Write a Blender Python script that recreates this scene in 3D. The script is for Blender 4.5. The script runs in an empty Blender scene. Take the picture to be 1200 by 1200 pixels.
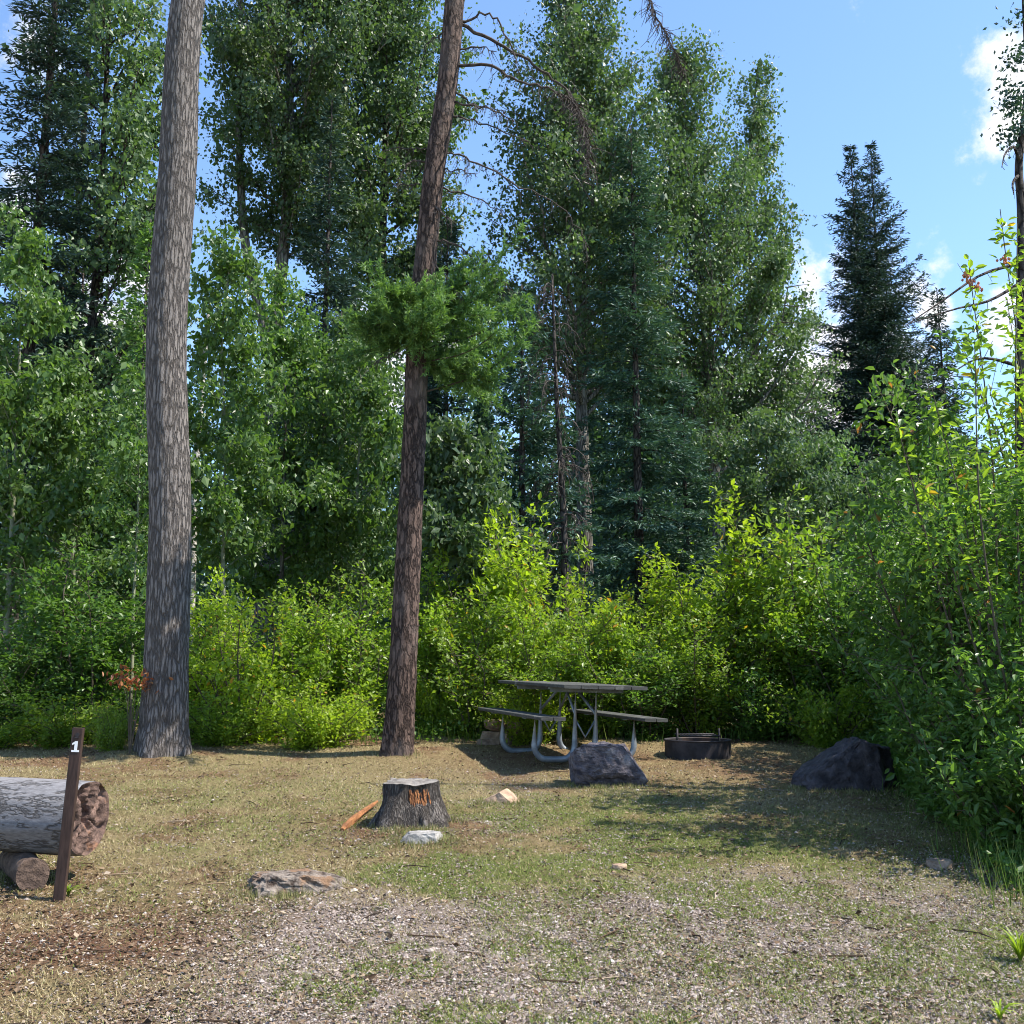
import bpy, math, random
import numpy as np
from mathutils import Vector, Matrix

random.seed(5)
rng = np.random.default_rng(5)
scene = bpy.context.scene
COL = scene.collection
R = math.radians
PI = math.pi

# ------------------------------------------------------------------ camera
H0, PITCH, F = 1.55, R(9.0), 1200.0
cam_d = bpy.data.cameras.new('camera')
cam = bpy.data.objects.new('camera', cam_d)
COL.objects.link(cam)
cam.location = (0, 0, H0)
cam.rotation_euler = (PI / 2 + PITCH, 0, 0)
cam_d.sensor_width = 36
cam_d.lens = 36
cam_d.clip_end = 3000
scene.camera = cam
CP, SP = math.cos(PITCH), math.sin(PITCH)


def ray(px, py):
    x, y, z = (px - 600) / F, 1.0, (600 - py) / F
    return np.array([x, y * CP - z * SP, y * SP + z * CP])


def at(px, py, z=0.0):
    """point on the level plane z seen at a photo pixel"""
    d = ray(px, py)
    t = (z - H0) / d[2]
    return np.array([0, 0, H0]) + d * t


def pt(px, py, Y):
    """point at distance Y seen at a photo pixel"""
    d = ray(px, py)
    return np.array([0, 0, H0]) + d * (Y / d[1])


# ------------------------------------------------------------------ noise
def _hash(ix, iy, s):
    n = (ix.astype(np.int64) * 374761393 + iy.astype(np.int64) * 668265263 + s * 1442695041) & 0x7fffffff
    n = ((n ^ (n >> 13)) * 1274126177) & 0x7fffffff
    return ((n ^ (n >> 16)) & 0xffff) / 65535.0


def vnoise(x, y, s=0):
    x = np.asarray(x, float); y = np.asarray(y, float)
    ix, iy = np.floor(x), np.floor(y)
    fx, fy = x - ix, y - iy
    fx = fx * fx * (3 - 2 * fx); fy = fy * fy * (3 - 2 * fy)
    a, b = _hash(ix, iy, s), _hash(ix + 1, iy, s)
    c, d = _hash(ix, iy + 1, s), _hash(ix + 1, iy + 1, s)
    return (a * (1 - fx) + b * fx) * (1 - fy) + (c * (1 - fx) + d * fx) * fy


def fbm(x, y, s=0, o=4):
    v, a, t = 0, 1.0, 0
    for i in range(o):
        v = v + a * vnoise(np.asarray(x) * 2 ** i, np.asarray(y) * 2 ** i, s + i * 17)
        t += a; a *= .5
    return v / t


def sstep(a, b, x):
    t = np.clip((np.asarray(x, float) - a) / (b - a), 0, 1)
    return t * t * (3 - 2 * t)


def gz(x, y):
    x = np.asarray(x, float); y = np.asarray(y, float)
    h = (fbm(x * .5 + 11, y * .5 + 3, 1, 3) - .5) * .10 + (fbm(x * 2.5, y * 2.5, 5, 3) - .5) * .035
    h = h * (.35 + .65 * sstep(3, 7, y))
    yy = np.clip(y, 0, 12.5)
    h = h + .062 * yy + .10 * sstep(12.5, 16, y)
    h = h + .25 * sstep(15, 40, y) * (fbm(x * .12, y * .12, 9, 3) - .3) * 2
    for (bx, by, hh, rr) in ((-3.86, 11.35, .06, .8), (-1.28, 11.25, .04, .6), (-.75, 7.4, .04, .5)):
        h = h + hh * np.exp(-((x - bx) ** 2 + (y - by) ** 2) / rr ** 2)
    return h


def gzf(x, y):
    return float(gz(x, y))


def place(px, py):
    """ground point seen at a photo pixel"""
    c = at(px, py); z = 0.0
    for _ in range(60):
        c = at(px, py, z)
        z = .6 * z + .4 * gzf(c[0], c[1])
    return at(px, py, z)


# ------------------------------------------------------------------ mesh helpers
class MB:
    """collects vertices, faces and a per-vertex tint, links them as one mesh object"""

    def __init__(self):
        self.v, self.t, self.f3, self.f4, self.ng = [], [], [], [], []
        self.n = 0

    def add(self, v, f, tint=.5):
        v = np.asarray(v, float).reshape(-1, 3)
        f = np.asarray(f, np.int64) + self.n
        self.v.append(v)
        self.t.append(np.broadcast_to(np.asarray(tint, float), (len(v),)))
        (self.f3 if f.shape[1] == 3 else self.f4).append(f)
        self.n += len(v)
        return self

    def gon(self, idx):
        self.ng.append(list(idx))

    def tube(self, p, r, sides=8, caps=True, tint=.5, disp=None):
        p = np.asarray(p, float); n = len(p)
        r = np.broadcast_to(np.asarray(r, float), (n,))
        t = np.gradient(p, axis=0)
        t /= np.linalg.norm(t, axis=1, keepdims=True) + 1e-9
        ref = np.array([0, 0, 1.]) if abs(t[:, 2]).mean() < .8 else np.array([1., 0, 0])
        a = np.cross(t, ref); a /= np.linalg.norm(a, axis=1, keepdims=True) + 1e-9
        b = np.cross(t, a)
        an = np.linspace(0, 2 * PI, sides, endpoint=False)
        rr = r[:, None] * (np.ones((n, sides)) if disp is None else disp)
        v = p[:, None] + rr[..., None] * (a[:, None] * np.cos(an)[None, :, None] + b[:, None] * np.sin(an)[None, :, None])
        i = np.arange(n - 1)[:, None] * sides; j = np.arange(sides)[None, :]; k = (j + 1) % sides
        f = np.stack([i + j, i + sides + j, i + sides + k, i + k], -1).reshape(-1, 4)
        base = self.n
        self.add(v.reshape(-1, 3), f, tint)
        if caps:
            self.gon([base + q for q in range(sides)])
            self.gon([base + (n - 1) * sides + q for q in reversed(range(sides))])
        return self

    def box(self, c, s, rot=None, tint=.5, bev=0.0):
        """box with centre c, size s; bev chamfers its long edges"""
        hx, hy, hz = np.asarray(s, float) / 2
        if bev:
            o = np.array([(-hx + bev, -hy), (hx - bev, -hy), (hx, -hy + bev), (hx, hy - bev), (hx - bev, hy), (-hx + bev, hy), (-hx, hy - bev), (-hx, -hy + bev)])
        else:
            o = np.array([(-hx, -hy), (hx, -hy), (hx, hy), (-hx, hy)])
        m = len(o)
        v = np.concatenate([np.c_[o, np.full(m, -hz)], np.c_[o, np.full(m, hz)]])
        if rot is not None:
            v = v @ np.asarray(rot).T
        v = v + np.asarray(c, float)
        base = self.n
        j = np.arange(m); k = (j + 1) % m
        self.add(v, np.stack([j, k, k + m, j + m], -1), tint)
        self.gon([base + q for q in reversed(range(m))])
        self.gon([base + m + q for q in range(m)])
        return self

    def build(self, name, mat, parent=None, smooth=False, loc=None):
        v = np.concatenate(self.v) if self.v else np.zeros((0, 3))
        me = bpy.data.meshes.new(name)
        f3 = np.concatenate(self.f3) if self.f3 else np.zeros((0, 3), int)
        f4 = np.concatenate(self.f4) if self.f4 else np.zeros((0, 4), int)
        ngl = [len(g) for g in self.ng]
        loops = np.concatenate([f3.ravel(), f4.ravel(), np.array([i for g in self.ng for i in g], int)]).astype(np.int32)
        tot = np.concatenate([np.full(len(f3), 3), np.full(len(f4), 4), np.array(ngl, int)]).astype(np.int32)
        start = np.concatenate([[0], np.cumsum(tot)[:-1]]).astype(np.int32)
        me.vertices.add(len(v)); me.vertices.foreach_set('co', v.astype(np.float32).ravel())
        me.loops.add(len(loops)); me.loops.foreach_set('vertex_index', loops)
        me.polygons.add(len(tot))
        me.polygons.foreach_set('loop_start', start)
        me.polygons.foreach_set('loop_total', tot)
        sm = np.zeros(len(tot), bool)
        if smooth:
            sm[:len(f3) + len(f4)] = True
        me.polygons.foreach_set('use_smooth', sm)
        a = me.attributes.new('tint', 'FLOAT', 'POINT')
        a.data.foreach_set('value', np.concatenate(self.t).astype(np.float32))
        me.update(calc_edges=True)
        me.materials.append(mat)
        o = bpy.data.objects.new(name, me)
        COL.objects.link(o)
        if parent is not None:
            o.parent = parent
        if loc is not None:
            o.location = loc
        return o


def tag(o, label=None, cat=None, group=None, kind=None):
    if label: o['label'] = label
    if cat: o['category'] = cat
    if group: o['group'] = group
    if kind: o['kind'] = kind
    return o


def thing(name, label, cat, loc=(0, 0, 0), rz=0.0, group=None):
    o = bpy.data.objects.new(name, None)
    o.empty_display_size = .2
    COL.objects.link(o)
    o.location = [float(q) for q in loc]
    o.rotation_euler = (0, 0, rz)
    return tag(o, label, cat, group)


def rotm(ax, a):
    return np.array(Matrix.Rotation(a, 3, ax))


def unit(v):
    return v / (np.linalg.norm(v, axis=-1, keepdims=True) + 1e-9)


def smooth_path(p, n):
    """Catmull-Rom through the points p, n samples"""
    p = np.asarray(p, float)
    q = np.concatenate([[2 * p[0] - p[1]], p, [2 * p[-1] - p[-2]]])
    s = np.linspace(0, len(p) - 1 - 1e-6, n)
    i = s.astype(int); t = (s - i)[:, None]
    a, b, c, d = q[i], q[i + 1], q[i + 2], q[i + 3]
    return .5 * (2 * b + (c - a) * t + (2 * a - 5 * b + 4 * c - d) * t ** 2 + (-a + 3 * b - 3 * c + d) * t ** 3)


# ------------------------------------------------------------------ materials
def new_mat(name):
    m = bpy.data.materials.new(name)
    m.use_nodes = True
    m.node_tree.nodes.clear()
    return m, m.node_tree.nodes, m.node_tree.links


def ramp(N, stops, interp='LINEAR'):
    r = N.new('ShaderNodeValToRGB')
    r.color_ramp.interpolation = interp
    e = r.color_ramp.elements
    while len(e) < len(stops):
        e.new(.5)
    for i, (p, c) in enumerate(stops):
        e[i].position = p
        e[i].color = (*c, 1)
    return r


def leaf_mat(name, dark, mid, light, odd=None, trans=.45, tgain=(1.5, 1.6, .7), rough=.42, spec=.45):
    m, N, L = new_mat(name)
    a = N.new('ShaderNodeAttribute'); a.attribute_name = 'tint'
    odd = odd or light
    rp = ramp(N, [(0, dark), (.5, mid), (.93, light), (.975, light), (.985, odd)])
    L.new(a.outputs['Fac'], rp.inputs[0])
    oi = N.new('ShaderNodeObjectInfo')
    hs = N.new('ShaderNodeHueSaturation')
    mr = N.new('ShaderNodeMapRange'); mr.inputs[3].default_value = .84; mr.inputs[4].default_value = 1.14
    L.new(oi.outputs['Random'], mr.inputs[0]); L.new(mr.outputs[0], hs.inputs['Value'])
    L.new(rp.outputs[0], hs.inputs['Color'])
    p = N.new('ShaderNodeBsdfPrincipled')
    p.inputs['Roughness'].default_value = rough
    p.inputs['Specular IOR Level'].default_value = spec
    L.new(hs.outputs[0], p.inputs['Base Color'])
    mx = N.new('ShaderNodeMix'); mx.data_type = 'RGBA'; mx.blend_type = 'MULTIPLY'; mx.inputs[0].default_value = 1
    L.new(hs.outputs[0], mx.inputs[6]); mx.inputs[7].default_value = (*tgain, 1)
    t = N.new('ShaderNodeBsdfTranslucent')
    L.new(mx.outputs[2], t.inputs['Color'])
    s = N.new('ShaderNodeMixShader'); s.inputs[0].default_value = trans
    L.new(p.outputs[0], s.inputs[1]); L.new(t.outputs[0], s.inputs[2])
    o = N.new('ShaderNodeOutputMaterial'); L.new(s.outputs[0], o.inputs[0])
    return m


def bark_mat(name, c0, c1, c2, sx=9., sz=1.6, bump=.9, dist=.03, warp=.25, lichen=None, scl=None, crack=.16):
    m, N, L = new_mat(name)
    tc = N.new('ShaderNodeTexCoord')
    mp = N.new('ShaderNodeMapping'); mp.inputs['Scale'].default_value = scl or (sx, sx, sz)
    L.new(tc.outputs['Object'], mp.inputs[0])
    nz = N.new('ShaderNodeTexNoise'); nz.inputs['Scale'].default_value = 1.3; nz.inputs['Detail'].default_value = 5
    L.new(mp.outputs[0], nz.inputs['Vector'])
    mix = N.new('ShaderNodeMix'); mix.data_type = 'RGBA'; mix.inputs[0].default_value = warp
    L.new(mp.outputs[0], mix.inputs[6]); L.new(nz.outputs['Color'], mix.inputs[7])
    vo = N.new('ShaderNodeTexVoronoi'); vo.feature = 'DISTANCE_TO_EDGE'; vo.inputs['Scale'].default_value = 1.6
    L.new(mix.outputs[2], vo.inputs['Vector'])
    n2 = N.new('ShaderNodeTexNoise'); n2.inputs['Scale'].default_value = 3.2; n2.inputs['Detail'].default_value = 8; n2.inputs['Roughness'].default_value = .7
    L.new(mp.outputs[0], n2.inputs['Vector'])
    cr = ramp(N, [(0, (0, 0, 0)), (crack, (1, 1, 1))])
    L.new(vo.outputs['Distance'], cr.inputs[0])
    rp = ramp(N, [(.3, c1), (.7, c2)])
    L.new(n2.outputs['Fac'], rp.inputs[0])
    mc = N.new('ShaderNodeMix'); mc.data_type = 'RGBA'
    L.new(cr.outputs[0], mc.inputs[0]); mc.inputs[6].default_value = (*c0, 1)
    L.new(rp.outputs[0], mc.inputs[7])
    colr = mc.outputs[2]
    if lichen:
        n3 = N.new('ShaderNodeTexNoise'); n3.inputs['Scale'].default_value = 2.2; n3.inputs['Detail'].default_value = 6
        L.new(tc.outputs['Object'], n3.inputs['Vector'])
        lr = ramp(N, [(.52, (0, 0, 0)), (.66, (.7, .7, .7))])
        L.new(n3.outputs['Fac'], lr.inputs[0])
        ml = N.new('ShaderNodeMix'); ml.data_type = 'RGBA'
        L.new(lr.outputs[0], ml.inputs[0]); L.new(colr, ml.inputs[6]); ml.inputs[7].default_value = (*lichen, 1)
        colr = ml.outputs[2]
    add = N.new('ShaderNodeMath'); add.operation = 'MULTIPLY_ADD'
    L.new(n2.outputs['Fac'], add.inputs[0]); add.inputs[1].default_value = .55; L.new(cr.outputs[0], add.inputs[2])
    b = N.new('ShaderNodeBump'); b.inputs['Strength'].default_value = bump; b.inputs['Distance'].default_value = dist
    L.new(add.outputs[0], b.inputs['Height'])
    p = N.new('ShaderNodeBsdfPrincipled'); p.inputs['Roughness'].default_value = .9
    p.inputs['Specular IOR Level'].default_value = .2
    L.new(colr, p.inputs['Base Color']); L.new(b.outputs[0], p.inputs['Normal'])
    o = N.new('ShaderNodeOutputMaterial'); L.new(p.outputs[0], o.inputs[0])
    return m


def surf_mat(name, c1, c2, scale=6., rough=.7, metal=0., bump=.3, dist=.01, stretch=(1, 1, 1), c3=None, t3=.62, spec=.3, lo=.35, hi=.65, detail=8):
    m, N, L = new_mat(name)
    tc = N.new('ShaderNodeTexCoord')
    mp = N.new('ShaderNodeMapping'); mp.inputs['Scale'].default_value = stretch
    L.new(tc.outputs['Object'], mp.inputs[0])
    nz = N.new('ShaderNodeTexNoise'); nz.inputs['Scale'].default_value = scale; nz.inputs['Detail'].default_value = detail
    nz.inputs['Roughness'].default_value = .65
    L.new(mp.outputs[0], nz.inputs['Vector'])
    rp = ramp(N, [(lo, c1), (hi, c2)])
    L.new(nz.outputs['Fac'], rp.inputs[0])
    colr = rp.outputs[0]
    if c3:
        n3 = N.new('ShaderNodeTexNoise'); n3.inputs['Scale'].default_value = scale * .45; n3.inputs['Detail'].default_value = 7
        L.new(tc.outputs['Object'], n3.inputs['Vector'])
        r3 = ramp(N, [(t3 - .05, (0, 0, 0)), (t3 + .05, (1, 1, 1))])
        L.new(n3.outputs['Fac'], r3.inputs[0])
        ml = N.new('ShaderNodeMix'); ml.data_type = 'RGBA'
        L.new(r3.outputs[0], ml.inputs[0]); L.new(colr, ml.inputs[6]); ml.inputs[7].default_value = (*c3, 1)
        colr = ml.outputs[2]
    p = N.new('ShaderNodeBsdfPrincipled')
    p.inputs['Roughness'].default_value = rough; p.inputs['Metallic'].default_value = metal
    p.inputs['Specular IOR Level'].default_value = spec
    L.new(colr, p.inputs['Base Color'])
    if bump:
        b = N.new('ShaderNodeBump'); b.inputs['Strength'].default_value = bump; b.inputs['Distance'].default_value = dist
        L.new(nz.outputs['Fac'], b.inputs['Height']); L.new(b.outputs[0], p.inputs['Normal'])
    o = N.new('ShaderNodeOutputMaterial'); L.new(p.outputs[0], o.inputs[0])
    return m


def tint_mat(name, stops, rough=.85, trans=0., spec=.2):
    m, N, L = new_mat(name)
    a = N.new('ShaderNodeAttribute'); a.attribute_name = 'tint'
    rp = ramp(N, stops)
    L.new(a.outputs['Fac'], rp.inputs[0])
    p = N.new('ShaderNodeBsdfPrincipled'); p.inputs['Roughness'].default_value = rough
    p.inputs['Specular IOR Level'].default_value = spec
    L.new(rp.outputs[0], p.inputs['Base Color'])
    o = N.new('ShaderNodeOutputMaterial')
    if trans:
        t = N.new('ShaderNodeBsdfTranslucent'); L.new(rp.outputs[0], t.inputs['Color'])
        s = N.new('ShaderNodeMixShader'); s.inputs[0].default_value = trans
        L.new(p.outputs[0], s.inputs[1]); L.new(t.outputs[0], s.inputs[2]); L.new(s.outputs[0], o.inputs[0])
    else:
        L.new(p.outputs[0], o.inputs[0])
    return m


M = {}
M['cotton'] = leaf_mat('cottonwood_leaf', (.06, .105, .042), (.09, .145, .06), (.13, .185, .09), trans=.38, tgain=(1.3, 1.5, .6), rough=.46, spec=.45)
M['cotton_lit'] = leaf_mat('young_cottonwood_leaf', (.06, .12, .028), (.09, .165, .04), (.13, .20, .06), trans=.42, rough=.4, spec=.5)
M['shrub_yel'] = leaf_mat('yellow_green_leaf', (.15, .23, .02), (.23, .32, .026), (.31, .38, .036), (.42, .22, .03), trans=.5)
M['shrub_mid'] = leaf_mat('green_leaf', (.11, .19, .022), (.17, .26, .03), (.24, .33, .04), (.42, .28, .03), trans=.48)
M['shrub_dark'] = leaf_mat('deep_green_leaf', (.055, .12, .024), (.085, .165, .03), (.12, .21, .042), (.13, .22, .05), trans=.45)
M['shrub_near'] = leaf_mat('broad_leaf', (.075, .15, .034), (.11, .20, .045), (.15, .25, .06), (.33, .15, .05), trans=.45, rough=.38)
M['red_leaf'] = leaf_mat('red_leaf', (.22, .06, .025), (.34, .11, .04), (.36, .18, .06), trans=.4, tgain=(1.2, 1.1, .8))
M['spruce'] = leaf_mat('spruce_needle', (.02, .042, .036), (.032, .063, .05), (.05, .09, .068), trans=.12, rough=.5, spec=.3)
M['spruce_blue'] = leaf_mat('blue_spruce_needle', (.028, .065, .048), (.045, .095, .068), (.07, .13, .09), trans=.15, rough=.5, spec=.3)
M['fir'] = leaf_mat('fir_needle', (.06, .135, .042), (.105, .20, .058), (.18, .29, .082), trans=.32, rough=.5, spec=.35)
M['far'] = leaf_mat('far_foliage', (.025, .055, .030), (.04, .085, .04), (.06, .115, .05), trans=.3)
M['bark_grey'] = bark_mat('grey_furrowed_bark', (.105, .09, .08), (.18, .158, .141), (.29, .255, .23), sx=44, sz=7, bump=1., dist=.03, warp=.6, crack=.2)
M['bark_red'] = bark_mat('red_brown_scaly_bark', (.028, .019, .016), (.085, .056, .045), (.20, .135, .105), sx=38, sz=10, bump=1., dist=.02, warp=.7, crack=.2, lichen=(.17, .13, .11))
M['bark_dark'] = bark_mat('dark_bark', (.015, .012, .011), (.06, .048, .04), (.11, .09, .078), sx=10, sz=3, bump=.8)
M['bark_mid'] = bark_mat('grey_green_bark', (.05, .045, .035), (.15, .135, .11), (.24, .22, .19), sx=10, sz=2, bump=.8)
M['bark_pale'] = bark_mat('pale_bark', (.18, .16, .13), (.42, .40, .35), (.55, .53, .48), sx=6, sz=12, bump=.3)
M['stem'] = surf_mat('shrub_stem', (.05, .04, .03), (.11, .09, .06), 20, .8)
M['stem_green'] = surf_mat('sapling_stem', (.13, .14, .085), (.24, .25, .17), 14, .7)
M['dead_twig'] = surf_mat('dead_twig', (.035, .026, .022), (.10, .08, .068), 18, .9)
M['log_bark'] = bark_mat('weathered_log', (.075, .068, .064), (.125, .118, .118), (.27, .26, .262), scl=(7, 26, 26), bump=.6, dist=.012, warp=.9, crack=.10)
M['rock_purple'] = surf_mat('purple_grey_rock', (.035, .032, .042), (.17, .148, .162), 15, .8, bump=1., dist=.05, stretch=(1, 1, 1.6), c3=(.27, .25, .26), t3=.63)
M['rock_dark'] = surf_mat('dark_rock', (.018, .015, .018), (.085, .073, .080), 12, .75, bump=.8, dist=.04)
M['rock_grey'] = surf_mat('grey_stone', (.16, .15, .14), (.38, .36, .33), 11, .9, bump=.8, dist=.03)
M['rock_tan'] = surf_mat('tan_stone', (.20, .13, .09), (.48, .34, .23), 9, .9, bump=.8, dist=.03)
M['rock_brown'] = surf_mat('brown_stone', (.12, .08, .055), (.34, .24, .17), 9, .9, bump=.8, dist=.03)
M['wood_orange'] = surf_mat('rotten_orange_wood', (.13, .05, .022), (.38, .17, .065), 22, .85, bump=.8, dist=.02, stretch=(1, 1, .25))
M['rot'] = surf_mat('rotten_wood', (.045, .03, .022), (.27, .225, .185), 20, .95, bump=1., dist=.03, lo=.36, hi=.62, c3=(.20, .12, .07), t3=.58)
M['post'] = surf_mat('brown_post_paint', (.028, .015, .011), (.062, .036, .028), 9, .6, bump=.35, dist=.004, stretch=(6, 6, .8), c3=(.11, .08, .07), t3=.70)
M['white'] = surf_mat('white_paint', (.72, .72, .70), (.85, .85, .83), 20, .6, bump=0)
M['table_wood'] = surf_mat('weathered_table_board', (.038, .039, .036), (.095, .095, .088), 9, .75, bump=.4, dist=.004, stretch=(7, .6, 7), c3=(.21, .205, .19), t3=.64)
M['galv'] = surf_mat('galvanised_pipe', (.16, .19, .22), (.32, .36, .40), 7, .5, metal=.45, bump=.1, dist=.002)
M['iron'] = surf_mat('sooty_iron', (.020, .019, .021), (.060, .054, .058), 6, .7, metal=.35, bump=.2, dist=.003, c3=(.095, .06, .045), t3=.66)
M['ash'] = surf_mat('ash', (.05, .045, .042), (.20, .19, .18), 15, .95)
M['berry'] = surf_mat('orange_catkin', (.42, .13, .06), (.55, .2, .1), 30, .6)


# ------------------------------------------------------------------ foliage
def leaf_geo(mb, P, along, nrm, L, W, tint, six=False):
    n = len(P)
    along = unit(along)
    side = unit(np.cross(along, nrm))
    nn = np.cross(side, along)
    L = np.broadcast_to(L, (n,))[:, None]; W = np.broadcast_to(W, (n,))[:, None]
    tint = np.asarray(tint)
    if six:
        fold = .18
        v = np.stack([P,
                      P + along * L * .28 + side * W * .44 + nn * W * fold,
                      P + along * L * .66 + side * W * .38 + nn * W * fold * .7,
                      P + along * L - nn * L * .10,
                      P + along * L * .66 - side * W * .38 + nn * W * fold * .7,
                      P + along * L * .28 - side * W * .44 + nn * W * fold], 1)
        b = np.arange(n)[:, None] * 6
        f = np.concatenate([b + np.array([[0, 1, 2, 3]]), b + np.array([[0, 3, 4, 5]])])
        mb.add(v.reshape(-1, 3), f, np.repeat(tint, 6))
    else:
        v = np.stack([P, P + along * L * .42 + side * W * .5 + nn * W * .12, P + along * L,
                      P + along * L * .42 - side * W * .5 + nn * W * .12], 1)
        b = np.arange(n)[:, None] * 4
        mb.add(v.reshape(-1, 3), b + np.array([[0, 1, 2, 3]]), np.repeat(tint, 4))


def limb_path(p0, az, el, l, n=6, lift=.35, g=None, wob=.05):
    g = g or rng
    d = np.array([math.cos(az) * math.cos(el), math.sin(az) * math.cos(el), math.sin(el)])
    s = np.linspace(0, 1, n)[:, None]
    p = p0 + d * l * s + np.array([0, 0, 1.]) * lift * l * s ** 2
    return p + g.normal(0, wob * l, (n, 3)) * s * .6


def tree_trunk(mb, path, r0, r1, sides=10, flare=1.5, n=40, rough=.05, seed=0, exact=False, pw=.9):
    p = smooth_path(path, n)
    z = p[:, 2] - p[0, 2]
    t = z / max(z[-1], 1e-6)
    r = r0 + (r1 - r0) * np.clip(t, 0, 1) ** pw
    r = r * (1 + (flare - 1) * np.exp(-np.clip(z, 0, None) / (r0 * 2.2)))
    an = np.linspace(0, 2 * PI, sides, endpoint=False)
    A, Z = np.meshgrid(an, z)
    d = 1 + rough * (fbm(np.cos(A) * 2.2 + seed, np.sin(A) * 2.2 + Z * .9, seed, 3) - .5) * 2
    mb.tube(p, r, sides, True, .5, d)
    return p, r


def broadleaf(seed, H, r0, z0, Rad, prof, n_limb, n_leaf, leaf=.09, sig=.22, el=(25, 60), lift=.25, sub=7,
              path=None, hang=.7, asp=.75, minl=.4, bias=None, six=False, n_trunk=30, subl=.42, r1=.02):
    """trunk + limbs (one mesh) and a crown of single leaves; local coordinates, base at the origin"""
    g = np.random.default_rng(seed)
    tr, cr = MB(), MB()
    if path is None:
        path = np.c_[np.cumsum(g.normal(0, .012 * H, 6)) * np.linspace(0, 1, 6), np.cumsum(g.normal(0, .012 * H, 6)) * np.linspace(0, 1, 6), np.linspace(-.2, H, 6)]
    p, r = tree_trunk(tr, path, r0, r1, n=n_trunk, seed=seed)
    segA, segB = [], []
    for i in range(n_limb):
        t = (i + g.random()) / n_limb
        z = z0 + (H * .985 - z0) * t
        c = np.array([np.interp(z, p[:, 2], p[:, k]) for k in range(3)])
        l = max(minl, Rad * prof(t) * g.uniform(.7, 1.15))
        az = i * 2.39996 + g.normal(0, .5)
        if bias is not None and g.random() < bias[1]:
            az = bias[0] + g.normal(0, .6)
        e = R(g.uniform(*el)) * (.75 + .5 * t)
        lp = limb_path(c, az, e, l, 7, lift, g)
        rb = min(np.interp(z, p[:, 2], r) * .55, .012 + .018 * l)
        tr.tube(lp, np.linspace(rb, rb * .2, 7), 5, False)
        ns = max(3, int(sub * (.5 + l / Rad * .7)))
        for s in np.linspace(.18, 1, ns):
            j = s * 6; q = lp[int(min(j, 5))] + (lp[min(int(j) + 1, 6)] - lp[int(min(j, 5))]) * (j - int(j) if j < 6 else 1)
            a2 = az + g.normal(0, .9)
            e2 = g.uniform(-.2, 1.0)
            l2 = l * subl * g.uniform(.5, 1.1) * (1.15 - .5 * s) + .15
            dv = np.array([math.cos(a2) * math.cos(e2), math.sin(a2) * math.cos(e2), math.sin(e2)])
            b = q + dv * l2
            segA.append(q); segB.append(b)
            if l2 > .3:
                tr.tube([q, (q + b) / 2 + g.normal(0, .03, 3), b], [rb * .3, rb * .2, .004], 3, False)
    A, B = np.array(segA), np.array(segB)
    w = np.linalg.norm(B - A, axis=1) * np.exp(g.normal(0, .8, len(A))); w /= w.sum()
    k = g.choice(len(A), n_leaf, p=w)
    t = g.random((n_leaf, 1)) ** .75
    P = A[k] + (B[k] - A[k]) * t + g.normal(0, sig, (n_leaf, 3)) * np.array([1, 1, .8])
    al = g.normal(0, .6, (n_leaf, 3)) + np.array([0, 0, -hang])
    nr = g.normal(0, 1, (n_leaf, 3)) + np.array([0, 0, .5])
    L = leaf * np.exp(g.normal(-.03, .33, n_leaf))
    leaf_geo(cr, P, al, nr, L, L * asp, np.clip(g.normal(.5, .25, n_leaf), 0, .96), six)
    return tr, cr


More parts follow.
